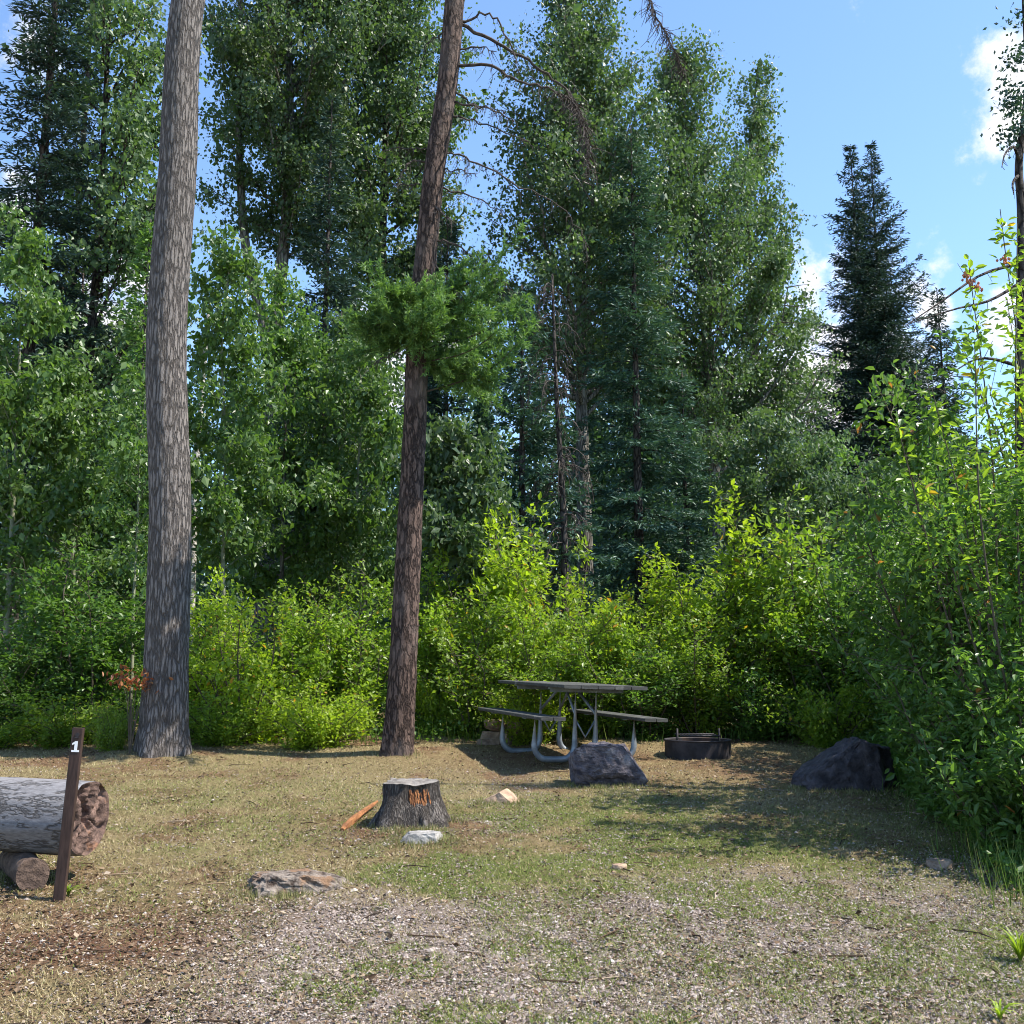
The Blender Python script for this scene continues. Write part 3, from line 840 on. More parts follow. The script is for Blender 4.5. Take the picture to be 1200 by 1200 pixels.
# ------------------------------------------------------------------ stump
def stump():
    c = place(478, 968)
    root = thing('tree_stump', 'weathered grey tree stump with orange rot in its side', 'tree stump', (c[0], c[1] + .2, c[2] - .02))
    n, sd = 26, 72
    s = np.linspace(0, 1, n); an = np.linspace(0, 2 * PI, sd, endpoint=False)
    A, S = np.meshgrid(an, s)
    r = .215 + .11 * (1 - s) ** 2.0
    d = 1 + .34 * (fbm(np.cos(A) * 3.6 + 3, np.sin(A) * 3.2 + S * .7, 8, 4) - .5) * 2 + .07 * np.sin(A * 5 + 1) * (1 - S) ** 2
    # broken notch on the front right
    notch = np.exp(-((A - R(203)) / .42) ** 2) * sstep(.42, .62, S) * (1 - .5 * sstep(.9, 1, S))
    d = d - .20 * notch - .10 * np.exp(-((A - R(165)) / .25) ** 2) + .05 * (fbm(A * 9, S * 1.5, 5, 3) - .5)
    mb = MB()
    P = np.stack([np.zeros(n), np.zeros(n), s * .34], -1)
    root.scale = (.88, .88, .9)
    mb.tube(P, r, sd, False, .5, d)
    # uneven sawn top
    rim = (fbm(np.cos(an) * 2.2 + 5, np.sin(an) * 2.2, 44, 4) - .5) * .045 - .022 * np.exp(-((an - R(203)) / .36) ** 2) - .018 * np.exp(-((an - R(120)) / .3) ** 2)
    mb.v[-1].reshape(n, sd, 3)[..., 2] += rim[None, :] * (s[:, None] ** 4)
    v0 = np.stack([(r[:, None] * d)[-1] * np.cos(an), (r[:, None] * d)[-1] * np.sin(an)], -1)
    mb.build('bark', bark_mat('stump_bark', (.045, .037, .032), (.12, .10, .085), (.32, .285, .255), sx=44, sz=5, bump=1., dist=.025, warp=.9, crack=.3), root, smooth=True)
    tp = MB()
    # same frame as tube() for a vertical path
    t = np.array([0, 0, 1.]); a = unit(np.cross(t, [1., 0, 0])); b = np.cross(t, a)
    rad = (r[-1] * d[-1])
    vs = []; rings = [1.0, .8, .6, .4, .2]
    for k, q in enumerate(rings):
        zz = .338 + .016 * (fbm(np.cos(an) * q * 4, np.sin(an) * q * 4, 6, 3) - .5) * (0 if k == 0 else 2)
        vs.append((a[None] * np.cos(an)[:, None] + b[None] * np.sin(an)[:, None]) * (rad * q * .985)[:, None] + np.c_[np.zeros(sd), np.zeros(sd), np.broadcast_to(zz, (sd,)) + .003 + rim * q ** 2])
    vs = np.concatenate(vs + [np.array([[0, 0, .345]])])
    f = []
    for k in range(4):
        for j in range(sd):
            f.append((k * sd + j, (k + 1) * sd + j, (k + 1) * sd + (j + 1) % sd, k * sd + (j + 1) % sd))
    tp.add(vs, np.array(f)[:, ::-1])
    tp.f3.append(np.array([(4 * sd + j, 5 * sd, 4 * sd + (j + 1) % sd) for j in range(sd)])[:, ::-1])
    tp.build('cut_top', surf_mat('stump_top', (.10, .087, .075), (.27, .245, .22), 13, .9, bump=.8, dist=.02), root, smooth=True)
    # orange rot splinters in the notch
    sp = MB(); g = np.random.default_rng(4)
    rd = r[:, None] * d
    for i in range(120):
        th = R(g.uniform(270, 318)); k = int(((th - PI / 2) % (2 * PI)) / (2 * PI) * sd) % sd
        z0 = g.uniform(.15, .235) + .03 * abs(math.sin(th * 9)); h = g.uniform(.025, .06)
        pts = []
        for zz in (z0, z0 + h * .5, min(z0 + h, .292)):
            q_ = np.interp(zz / .34, s, rd[:, k]) + g.uniform(-.004, .004)
            pts.append((q_ * math.cos(th), q_ * math.sin(th), zz))
        sp.tube(pts, [.002, .007, .002], 4, False)
    sp.build('rotten_wood', M['wood_orange'], root)
    # root flares
    for (aa, l, w) in ((R(200), .16, .06), (R(300), .12, .06), (R(20), .14, .05), (R(250), .12, .06)):
        q = MB(); d_ = np.array([math.cos(aa), math.sin(aa), 0])
        q.tube([d_ * .17 + (0, 0, .13), d_ * .26 + (0, 0, .06), d_ * (.24 + l * .5) + (0, 0, .01), d_ * (.24 + l) - (0, 0, .04)], [w, w * .8, w * .5, w * .2], 10, False)
        q.build('root', bpy.data.materials['stump_bark'], root, smooth=True)
    # orange broken splinter lying at its left foot
    e0, e1 = place(401, 974), place(438, 948)
    q = MB(); pth = smooth_path([e0 + (0, 0, .01), (e0 * .6 + e1 * .4) + (.01, 0, .035), e1 + (.02, .05, .05)], 8)
    q.tube(pth, [.012, .022, .028, .028, .022, .02, .016, .008], 7, True, .5, 1 + .3 * rng.normal(0, .5, (8, 7)))
    o = q.build('wood_splinter', M['wood_orange'])
    tag(o, 'orange splinter of broken wood lying at the left of the stump', 'wood splinter')


stump()


# ------------------------------------------------------------------ log on its rest
def felled_log():
    Y0 = 6.15
    end = pt(104, 958, Y0)
    ax = np.array([math.cos(R(11)), -math.sin(R(11)), -.012]); ax = unit(ax)
    g0 = gzf(end[0] - .5, Y0)
    root = thing('felled_log', 'thick grey barkless log lying across a short log block', 'log', (end[0], end[1], end[2]))
    n, sd = 60, 56
    s = np.linspace(-2.6, 0, n)
    an = np.linspace(0, 2 * PI, sd, endpoint=False)
    A, S = np.meshgrid(an, s)
    d = 1 + .05 * (fbm(np.cos(A) * 2 + 7, np.sin(A) * 2 + S * 1.1, 12, 4) - .5) * 2 + .012 * np.sin(A * 9 + S)
    ragged = 1 - .05 * np.exp(S / .05) * (fbm(A * 3, S * 20, 14, 3))
    mb = MB(); mb.tube(ax * s[:, None], .212, sd, False, .5, d * ragged)
    mb.build('trunk', M['log_bark'], root, smooth=True)
    # end grain: rings with cracks, dished
    t = ax; a = unit(np.cross(t, np.array([0, 0, 1.]))); b = np.cross(t, a)
    rad = .212 * (d * ragged)[-1]
    vs, f = [], []
    K = 30
    for k in range(K + 1):
        q = 1 - k / K
        crack = .05 * np.clip(fbm(np.cos(an) * 5 * q + 3, np.sin(an) * 1.7 * q, 19, 4) - .52, 0, 1) * 4 * (q < .97)
        for a0, wd in ((.5, .07), (1.7, .05), (2.6, .09), (3.9, .06), (5.2, .08)):
            crack = crack + .045 * np.exp(-((an - a0 - .25 * (q - .5)) / (wd * (.4 + q))) ** 2) * (.12 < q < .97)
        ridge = .0025 * math.sin(q * 42) * (q < .97) + .018 * (fbm(np.cos(an) * 6 * q, np.sin(an) * 6 * q, 23, 4) - .5) * (q < .97)
        vs.append((a[None] * np.cos(an)[:, None] + b[None] * np.sin(an)[:, None]) * (rad * max(q, .002))[:, None] + ax[None] * (ridge - crack)[:, None])
    vs = np.concatenate(vs)
    for k in range(K):
        for j in range(sd):
            f.append((k * sd + j, k * sd + (j + 1) % sd, (k + 1) * sd + (j + 1) % sd, (k + 1) * sd + j))
    e = MB(); e.add(vs, np.array(f)[:, ::-1])
    e.build('cut_end', surf_mat('log_end_grain', (.05, .031, .025), (.23, .145, .112), 16, .9, bump=1., dist=.03, c3=(.33, .15, .07), t3=.70), root, smooth=True)
    # rest
    rr = .085
    p = pt(28, 1006, Y0 + .02)
    gx = gzf(p[0], p[1])
    mb = MB()
    dv = unit(np.array([.55, -.8, 0]))
    zc = gx + .075
    s = np.linspace(-.3, .3, 14); an = np.linspace(0, 2 * PI, 24, endpoint=False)
    A, S = np.meshgrid(an, s)
    mb.tube(dv * s[:, None], .088, 24, True, .5, 1 + .12 * (fbm(np.cos(A) * 2, np.sin(A) * 2 + S * 5, 31, 3) - .5) * 2)
    o = mb.build('log_block', surf_mat('shaded_log_block_wood', (.045, .03, .024), (.17, .115, .085), 14, .9, bump=1., dist=.03), smooth=True, loc=(p[0], p[1], zc))  # wood colour darkened to carry the shade under the big log
    tag(o, 'short brown log block propping the big grey log off the ground', 'log block')


felled_log()


# ------------------------------------------------------------------ numbered post
def post():
    c = place(69, 1056)
    root = thing('site_post', 'thin leaning brown post numbered 1 beside the log', 'post', (c[0], c[1], c[2]), R(14))
    root.rotation_euler = (R(1.0), R(3.0), R(9))
    h = .915
    mb = MB(); mb.box((0, 0, h / 2 - .1), (.058, .040, h + .2), bev=.004); mb.build('post', M['post'], root)
    # carved, white-painted numeral 1 (bold, slab foot)
    mk = [(-.020, 0), (.020, 0), (.020, .010), (.0085, .010), (.0085, .058), (-.004, .058), (-.019, .047), (-.019, .037), (-.0065, .043), (-.0065, .010), (-.020, .010)]
    zb = h - .128
    n = MB()
    v = [(x, -.0225, zb + z) for x, z in mk] + [(x, -.0195, zb + z) for x, z in mk]
    k = len(mk)
    n.add(v, np.array([(i, i + k, (i + 1) % k + k, (i + 1) % k) for i in range(k)]))
    n.gon(list(range(k)))
    n.build('numeral', M['white'], root)
    # dark round mark above it
    q = MB(); q.tube([(0.002, -.0195, h - .035), (0.002, -.0235, h - .035)], .011, 14)
    q.tube([(-.010, -.0215, h - .052), (.012, -.0215, h - .048)], .003, 6)
    q.build('bolt_head', M['iron'], root)


post()


# ------------------------------------------------------------------ fire ring
def fire_ring():
    c = place(825, 890)
    r, h = .345, .175
    root = thing('fire_ring', 'round black steel fire ring with a cooking grate', 'fire ring', (c[0], c[1] + r, c[2]))
    sd = 64; an = np.linspace(0, 2 * PI, sd, endpoint=False)
    ring = MB()
    prof = [(r, -.03), (r, h), (r - .006, h + .004), (r - .012, h), (r - .012, -.03)]
    v = np.concatenate([np.stack([q * np.cos(an), q * np.sin(an), np.full(sd, z)], -1) for q, z in prof])
    f = [(k * sd + j, k * sd + (j + 1) % sd, (k + 1) * sd + (j + 1) % sd, (k + 1) * sd + j) for k in range(4) for j in range(sd)]
    ring.add(v, f); ring.build('ring', M['iron'], root, smooth=False)
    fl = MB(); fl.tube([(r * 1.0 * math.cos(q), r * math.sin(q), h + .001) for q in np.linspace(0, 2 * PI, 49)], .008, 6, False); fl.build('rim', M['iron'], root, smooth=True)
    a = MB(); a.tube([(0, 0, -.02), (0, 0, .03)], [r - .02, r - .06], 40); a.build('ash_bed', M['ash'], root)
    gr = MB()
    for x in np.linspace(-.19, .19, 12):
        gr.tube([(x, -.18, h + .05), (x, .18, h + .05)], .006, 5)
    for y in (-.18, .18):
        gr.tube([(-.21, y, h + .05), (.21, y, h + .05)], .008, 5)
    gr.build('grate', M['iron'], root, smooth=True)
    for x in (-.22, .22):
        p = MB(); p.tube([(x, -.05, .02), (x, -.05, h + .12)], .011, 8); p.build('grate_post', M['iron'], root, smooth=True)


fire_ring()


# ------------------------------------------------------------------ main trunks
def grey_trunk():
    Y = 12.1
    b = place(190, 880); Y = b[1]
    px = [(190, 880), (194, 800), (199, 600), (195, 400), (208, 200), (221, 0)]
    P = [pt(x, y, Y) - b for x, y in px]
    P[0] = np.array([0, 0, -.25])
    top = P[-1] + (P[-1] - P[-2]) * np.array([1, 1, 1.]) * 1.0
    P += [P[-1] + np.array([.35, .2, 2.6]), P[-1] + np.array([.5, .5, 6.]), P[-1] + np.array([.5, .8, 10.])]
    root = thing('cottonwood_tree', 'thick grey furrowed cottonwood trunk rising bare out of frame beside the log', 'tree', b)
    tr = MB()
    p = smooth_path(P, 420); n = len(p); sd = 72
    z = p[:, 2]
    r = np.interp(z, [-.3, 0, .25, .8, 2, 4, 7, 9, 13, 19], [.31, .285, .25, .226, .22, .215, .20, .185, .15, .06])
    an = np.linspace(0, 2 * PI, sd, endpoint=False)
    A, Z = np.meshgrid(an, z)
    cx, sx = np.cos(A), np.sin(A)
    but = .13 * np.exp(-np.clip(Z, 0, None) / .35) * np.cos(A * 4 + 1.0)
    wv = (fbm(cx * 1.5 + 5, sx * 1.5 + Z * .5, 3, 3) - .5) * 5
    rid = np.abs(np.sin(A * 13 + wv * 2.2 + 2.2 * fbm(cx * 3, sx * 3 + Z * 2.3, 7, 3)))
    rid2 = fbm(A * 7 + wv, Z * 7, 6, 3)
    d = 1 + but + .055 * (rid ** .6 - .6) + .05 * (rid2 - .5) + .07 * (fbm(cx + 3, sx + Z * .35, 2, 2) - .5)
    tr.tube(p, r, sd, True, .5, d)
    tr.build('trunk', M['bark_grey'], root, smooth=True)
    # upper limbs and crown, above the frame
    g = np.random.default_rng(40); lb = MB(); cr = MB(); A_, B_ = [], []
    for i in range(26):
        zz = 11.5 + i * .3
        c = np.array([np.interp(zz, p[:, 2], p[:, k]) for k in range(3)])
        l = g.uniform(1.5, 3.4)
        lp = limb_path(c, i * 2.4, R(g.uniform(25, 55)), l, 6, .2, g)
        lb.tube(lp, np.linspace(.05, .01, 6), 6, False)
        for k in range(1, 6):
            for _ in range(3):
                A_.append(lp[k]); B_.append(lp[k] + unit(g.normal(0, 1, 3) + np.array([0, 0, .4])) * g.uniform(.3, .9))
    A_, B_ = np.array(A_), np.array(B_); nl = 16000
    k = g.choice(len(A_), nl)
    leaf_geo(cr, A_[k] + (B_[k] - A_[k]) * g.random((nl, 1)) + g.normal(0, .16, (nl, 3)), g.normal(0, .6, (nl, 3)) + np.array([0, 0, -.6]), g.normal(0, 1, (nl, 3)), .09, .07, np.clip(g.normal(.5, .25, nl), 0, .96))
    lb.build('limbs', M['bark_grey'], root, smooth=True)
    cr.build('crown', M['cotton'], root)


grey_trunk()


def hanging_twigs(mb, p, g, n, lmax, thick=.0035):
    for _ in range(n):
        s = g.uniform(.15, 1) * (len(p) - 1); i = int(min(s, len(p) - 2))
        q = p[i] + (p[i + 1] - p[i]) * (s - i)
        l = g.uniform(.25, 1) * lmax
        e = q + np.array([g.normal(0, .35) * l, g.normal(0, .35) * l, -l * g.uniform(.3, 1)])
        mb.tube([q, (q + e) / 2 + g.normal(0, .12 * l, 3), e], [thick, thick * .9, thick * .5], 3, False)


def brown_tree():
    b = place(464, 882); Y = b[1]
    px = [(464, 882), (471, 800), (481, 600), (486, 500), (490, 400), (499, 300), (509, 200), (524, 100), (533, 0)]
    P = [pt(x, y, Y) - b for x, y in px]
    P[0] = np.array([0, 0, -.2])
    P += [P[-1] + np.array([.12, 0, 1.5]), P[-1] + np.array([.3, .1, 5.]), P[-1] + np.array([.4, .1, 8.])]
    root = thing('larch_tree', 'leaning red-brown trunk with a bushy green tuft and bare dead branches', 'tree', b)
    tr = MB()
    p = smooth_path(P, 380); n = len(p); sd = 56; z = p[:, 2]
    r = np.interp(z, [-.3, 0, .3, 1, 3, 5, 7, 9, 17], [.185, .175, .158, .148, .130, .124, .12, .115, .04])
    an = np.linspace(0, 2 * PI, sd, endpoint=False)
    A, Z = np.meshgrid(an, z)
    cx, sx = np.cos(A), np.sin(A)
    pl = fbm(A * 5.1, Z * 9, 16, 3)
    d = 1 + .13 * (pl - .5) + .06 * (fbm(cx * 2 + 5, sx * 2 + Z * .8, 3, 3) - .5) + .12 * np.exp(-np.clip(Z, 0, None) / .2) * np.cos(A * 3)
    tr.tube(p, r, sd, True, .5, d)
    tr.build('trunk', M['bark_red'], root, smooth=True)
    g = np.random.default_rng(9)
    br = [([(541, 25), (575, 18), (600, 55), (608, 88)], .016, 0), ([(540, 28), (590, 55), (640, 85), (670, 115), (686, 150), (692, 205)], .022, .5),
          ([(536, 58), (562, 56), (582, 60)], .012, -.2), ([(534, 78), (575, 77), (610, 95), (650, 108), (678, 128), (692, 180)], .02, -.3),
          ([(532, 106), (560, 124), (592, 130)], .013, .3), ([(530, 119), (575, 128), (604, 142)], .014, -.3), ([(526, 136), (570, 146), (622, 166)], .013, .4),
          ([(518, 177), (545, 184), (600, 212), (662, 248), (690, 290)], .013, .2), ([(514, 198), (540, 199), (556, 204)], .010, -.2), ([(511, 219), (555, 231), (592, 247)], .011, .3),
          ([(505, 282), (530, 284), (570, 314), (600, 340)], .014, -.2), ([(500, 175), (474, 173), (450, 176)], .010, .1), ([(499, 190), (482, 190), (466, 208)], .012, -.2),
          ([(492, 216), (472, 217), (452, 214)], .009, .2), ([(520, 40), (508, 46), (496, 58)], .010, 0), ([(504, 236), (520, 252), (530, 258)], .014, -.3),
          ([(540, -140), (640, -110), (715, -62), (752, -22), (766, 14), (784, 46), (801, 84)], .026, .2),
          ([(478, 405), (455, 418), (440, 424)], .008, -.3), ([(510, 310), (528, 330), (545, 352)], .008, -.4)]
    for q, rad, dy in br:
        w = [pt(x, y, Y + dy * (i / (len(q) - 1)) * 1.2) - b for i, (x, y) in enumerate(q)]
        sp = smooth_path(w, 5 * len(q))
        sp[1:] += g.normal(0, .012, (len(sp) - 1, 3))
        mb = MB(); mb.tube(sp, np.linspace(rad, .004, len(sp)), 6, False)
        ln = np.linalg.norm(w[-1] - w[0])
        hanging_twigs(mb, sp, g, int(14 + 26 * ln), .16 + .07 * ln)
        if len(q) >= 6:
            hanging_twigs(mb, sp[len(sp) // 2:], g, 130, .34, .005)
        mb.build('dead_branch', M['dead_twig'], root)
    # green tuft of live needle branches
    tw = MB(); cr = MB(); Ps, Ds, Ts = [], [], []
    spots = []
    for i in range(40):
        right = g.random() < .74
        z0 = g.uniform(4.25, 5.05) if right else g.uniform(4.5, 4.95)
        c = np.array([np.interp(z0, p[:, 2], p[:, k]) for k in range(3)])
        az = g.normal(-.35, .75) if right else g.normal(PI + .35, .6)
        l = g.uniform(.5, 1.35) if right else g.uniform(.3, .8)
        e = g.uniform(-.35, .3)
        s = np.linspace(0, 1, 9)[:, None]
        hor = np.array([math.cos(az), math.sin(az), 0])
        bp = c + hor * l * s + np.array([0, 0, 1]) * (l * (math.tan(e) * s - .35 * s ** 2 + g.uniform(.15, .75) * s ** 3))
        spots.append(bp)
        tw.tube(bp, np.linspace(.012, .003, 9), 4, False)
    for j, (x, y, dy) in enumerate(((541, 312, -.3), (588, 328, -.2), (614, 352, -.1), (622, 372, 0), (562, 330, -.5), (480, 335, -.4), (430, 345, 0), (610, 400, -.2), (512, 335, -.5))):
        e = pt(x, y, Y + dy) - b
        a = np.array([np.interp(e[2] - .55, p[:, 2], p[:, k]) for k in range(3)])
        m = a * .35 + e * .65; m[2] = e[2] - .34
        bp = smooth_path([a, m, e], 11); spots.append(bp); tw.tube(bp, np.linspace(.013, .003, 11), 4, False)
    for bp in spots:
        nn = len(bp)
        for u in np.linspace(.15, 1, 13):
            f_ = u * (nn - 1); i = int(min(f_, nn - 2)); q = bp[i] + (bp[i + 1] - bp[i]) * (f_ - i); t = unit(bp[i + 1] - bp[i])
            for _ in range(3):
                d2 = unit(t + g.normal(0, .75, 3) + np.array([0, 0, .1])); l2 = g.uniform(.08, .30) * (1.25 - .6 * u)
                m = int(l2 / .006) + 2
                uu = g.random(m)
                Ps.append(q + d2 * (uu * l2)[:, None]); Ds.append(np.broadcast_to(d2, (m, 3))); Ts.append(.25 + .5 * uu)
    Pn = np.concatenate(Ps); Dn = np.concatenate(Ds); Tn = np.concatenate(Ts); n = len(Pn)
    al = Dn * .8 + g.normal(0, .6, (n, 3))
    leaf_geo(cr, Pn, al, g.normal(0, 1, (n, 3)) + np.array([0, 0, .6]), .062 * g.uniform(.7, 1.3, n), .013, np.clip(Tn + g.normal(0, .18, n), 0, .96))
    tw.build('live_branches', M['dead_twig'], root)
    cr.build('needles', M['fir'], root)


brown_tree()


# ------------------------------------------------------------------ forest trees
def plant_tree(name, label, px, Y, tc, mat, bark, group=None, cat='tree', rz=0.0):
    b = np.array([(px - 600) / F * Y * (1 / CP) * CP, Y, 0.]); b[2] = gzf(b[0], b[1]) - .05
    root = thing(name, label, cat, b, rz, group)
    tc[0].build('trunk', M[bark], root, smooth=True)
    tc[1].build('crown', M[mat], root)
    return root


def ztop(px, py, Y):
    return pt(px, py, Y)[2]


full = lambda t: min(1, .55 + 1.6 * t) * (1 - t ** 3.2) ** .8 + .05
egg = lambda t: (math.sin(PI * min(1, .16 + .84 * t)) ** .75) * (1 - .25 * t) + .06
spire = lambda t: (1 - t) ** .7 * .95 + .08

plant_tree('cottonwood_tree', 'tall full cottonwood whose forked grey trunk stands right of the thick bare trunk', 305, 26,
           broadleaf(101, 25, .30, 11.6, 3.0, full, 85, 80000, .10, .2, path=[(0, 0, -.2), (.1, 0, 4), (.1, 0, 9), (.3, .2, 14), (.1, .3, 20), (.2, .2, 25)], sub=9), 'cotton', 'bark_mid')
plant_tree('cottonwood_tree', 'tall dense cottonwood directly behind and left of the leaning brown trunk', 418, 27.5,
           broadleaf(102, 25, .24, 9.2, 2.6, full, 85, 76000, .10, .2, sub=9), 'cotton', 'bark_dark')
plant_tree('cottonwood_tree', 'tall cottonwood with a pale trunk showing between the leaning brown trunk and the table', 686, 25,
           broadleaf(103, ztop(690, -20, 25), .25, 7.0, 2.95, lambda t: (1 - t) ** .68 * 1.08 + .12, 105, 80000, .088, .19, path=[(.05, 0, -.2), (0, 0, 4), (-.05, 0, 9), (.05, .1, 14), (.05, .1, 19)], sub=9), 'cotton', 'bark_mid')
plant_tree('cottonwood_tree', 'broad cottonwood with twin leafy peaks against the open sky', 842, 28,
           broadleaf(104, ztop(815, 28, 28), .24, 6.0, 2.75, lambda t: (1 - t) ** .74 * 1.18 + .07, 105, 70000, .088, .19, path=[(.15, 0, -.2), (.05, 0, 5), (-.1, 0, 9), (-.35, 0, 14), (-.62, 0, 17.9)], sub=8, el=(35, 65)), 'cotton', 'bark_mid')
plant_tree('cottonwood_tree', 'slimmer cottonwood leaning right of the twin-peaked cottonwood', 880, 29.5,
           broadleaf(105, ztop(884, 85, 29), .14, 4, 2.1, lambda t: (1 - t) ** .55 + .12, 70, 34000, .095, .18, sub=7, el=(35, 60), bias=(0, .35)), 'cotton', 'bark_mid')
plant_tree('cottonwood_tree', 'dark-trunked cottonwood left of the thick bare trunk, airy leaves on its right', 84, 21,
           broadleaf(106, 19, .15, 4.6, 2.1, lambda t: .8 + .3 * math.sin(t * 5), 60, 20000, .11, .2, sub=7, bias=(0, .55), path=[(0, 0, -.2), (.02, 0, 5), (.06, 0, 10), (-.02, 0, 15), (-.1, 0, 19)]), 'cotton', 'bark_dark')
plant_tree('spruce_tree', 'blackish spruce filling the top left corner', 12, 20, conifer(201, 20, .2, 3.0, 1.75, .42, 6, .3), 'spruce', 'bark_dark')
plant_tree('spruce_tree', 'dark spruce half hidden behind the dark trunk at the left', 60, 25, conifer(202, 21, .2, 2.5, 1.7, .45, 6, .3), 'spruce', 'bark_dark')
g_ = [o for o in bpy.data.objects if o.get('label', '').startswith('tall full cottonwood')][0]
mb = MB(); mb.tube(smooth_path([(.12, 0, 8.2), (-.15, -.05, 9.8), (-.75, -.1, 12.2), (-1.1, 0, 16), (-1.2, 0, 21)], 30), np.linspace(.2, .04, 30), 10)
mb.build('forked_stem', M['bark_mid'], g_, smooth=True)
# twin topped spruce
b = pt(1000, 560, 34)


def twin(seed):
    a, c = conifer(seed, ztop(998, 165, 34) - 0.9, .18, 1.5, 4.4, .45, 7, .15, el=(5, 25), gap=.15, prof=lambda t: (1 - t) ** 1.0, path=[(.1, 0, -.2), (.1, 0, 5), (-.05, 0, 10), (-.2, 0, 14), (-.25, 0, ztop(998, 165, 34) - 1.2)])
    return a, c


tw_root = plant_tree('spruce_tree', 'dark spruce with two pointed tops standing clear against blue sky', 1034, 34, twin(203), 'spruce', 'bark_dark')
t2 = conifer(204, ztop(1026, 163, 34.3) - 0.9, .15, 1.6, 4.3, .45, 7, .15, el=(5, 25), gap=.15, prof=lambda t: (1 - t) ** 1.0, path=[(.2, .1, -.2), (.4, .2, 5), (.52, .2, 10), (.55, .2, ztop(1026, 163, 34.3) - 1.2)])
t2[0].build('second_trunk', M['bark_dark'], tw_root, smooth=True)
t2[1].build('second_crown', M['spruce'], tw_root)

plant_tree('spruce_tree', 'small dark spruce low behind the right-hand shrubs', 1122, 30, conifer(205, ztop(1120, 372, 30), .12, 1, 1.5, .4, 6, .2), 'spruce', 'bark_dark')
plant_tree('spruce_tree', 'blue-green spruce with layered low boughs between the two bare trunks behind the table', 612, 19, conifer(206, 8.2, .13, 1.2, 1.75, .40, 6, .28, el=(-5, 15)), 'spruce_blue', 'bark_dark')
plant_tree('spruce_tree', 'tall dark-trunked spruce with boughs sweeping low behind the table', 750, 22.5, conifer(207, 13.5, .15, 1.6, 1.8, .42, 6, .3, el=(-10, 10), prof=lambda t: (1 - t) ** .75 * .95 + .12, gap=.1), 'spruce_blue', 'bark_dark')
plant_tree('spruce_tree', 'dusky spruce behind the fire ring shrubs', 806, 24, conifer(208, 8.0, .12, 1.0, 1.7, .42, 6, .28), 'spruce_blue', 'bark_dark')
plant_tree('spruce_tree', 'small sunlit young spruce peeking out left of the thick bare trunk', 151, 17, conifer(209, ztop(150, 308, 17), .08, 1, 1.0, .33, 6, .1, el=(10, 30), prof=lambda t: (1 - t) ** .9 + .04), 'fir', 'bark_mid')
plant_tree('spruce_tree', 'dark spruce in the gloom right of the thick bare trunk', 372, 22, conifer(210, 14, .16, 1.6, 1.7, .42, 6, .3), 'spruce', 'bark_dark')
plant_tree('spruce_tree', 'dark spruce deep behind the leaning brown trunk', 520, 24, conifer(211, 12, .15, 1.5, 1.8, .42, 6, .3), 'spruce', 'bark_dark')


def snag():
    Y = 18.5
    X = (660 - 600) / F * Y
    root = thing('dead_spruce', 'shaggy dead spruce hung with drooping brown twigs beside the pale trunk', 'dead tree', (X, Y, gzf(X, Y) - .05))
    g = np.random.default_rng(77)
    tr = MB(); p, r = tree_trunk(tr, [(0, 0, -.2), (.03, 0, 3), (-.1, 0, 6), (-.16, 0, 8.2)], .10, .02, n=20)
    tr.build('trunk', M['bark_dark'], root, smooth=True)
    mb = MB()
    for i in range(90):
        z = g.uniform(1.2, 8); c = np.array([np.interp(z, p[:, 2], p[:, k]) for k in range(3)])
        az = g.uniform(0, 2 * PI); l = g.uniform(.25, .8)
        d = np.array([math.cos(az), math.sin(az), 0])
        q = np.array([c, c + d * l * .4 + (0, 0, -.05 * l), c + d * l * .7 - (0, 0, .35 * l), c + d * l * .8 - (0, 0, .95 * l)])
        q = smooth_path(q, 8)
        mb.tube(q, np.linspace(.012, .004, 8), 4, False)
        hanging_twigs(mb, q, g, 12, .35, .006)
    mb.build('dead_branches', M['dead_twig'], root)


snag()


def birch_snag():
    b = pt(228, 640, 16); X, Y = b[0], 16
    P = [pt(224, 720, Y), pt(229, 560, Y), pt(236, 470, Y), pt(245, 362, Y)]
    root = thing('dead_birch', 'bare whitish dead stem leaning just right of the thick bare trunk', 'dead tree', (P[0][0], Y, gzf(P[0][0], Y)))
    o0 = np.array([P[0][0], Y, gzf(P[0][0], Y)])
    mb = MB(); q = smooth_path([np.array([-.03, 0, -.1])] + [w - o0 for w in P], 24)
    mb.tube(q, np.linspace(.065, .03, 24), 10, True)
    mb.build('trunk', M['bark_pale'], root, smooth=True)


birch_snag()

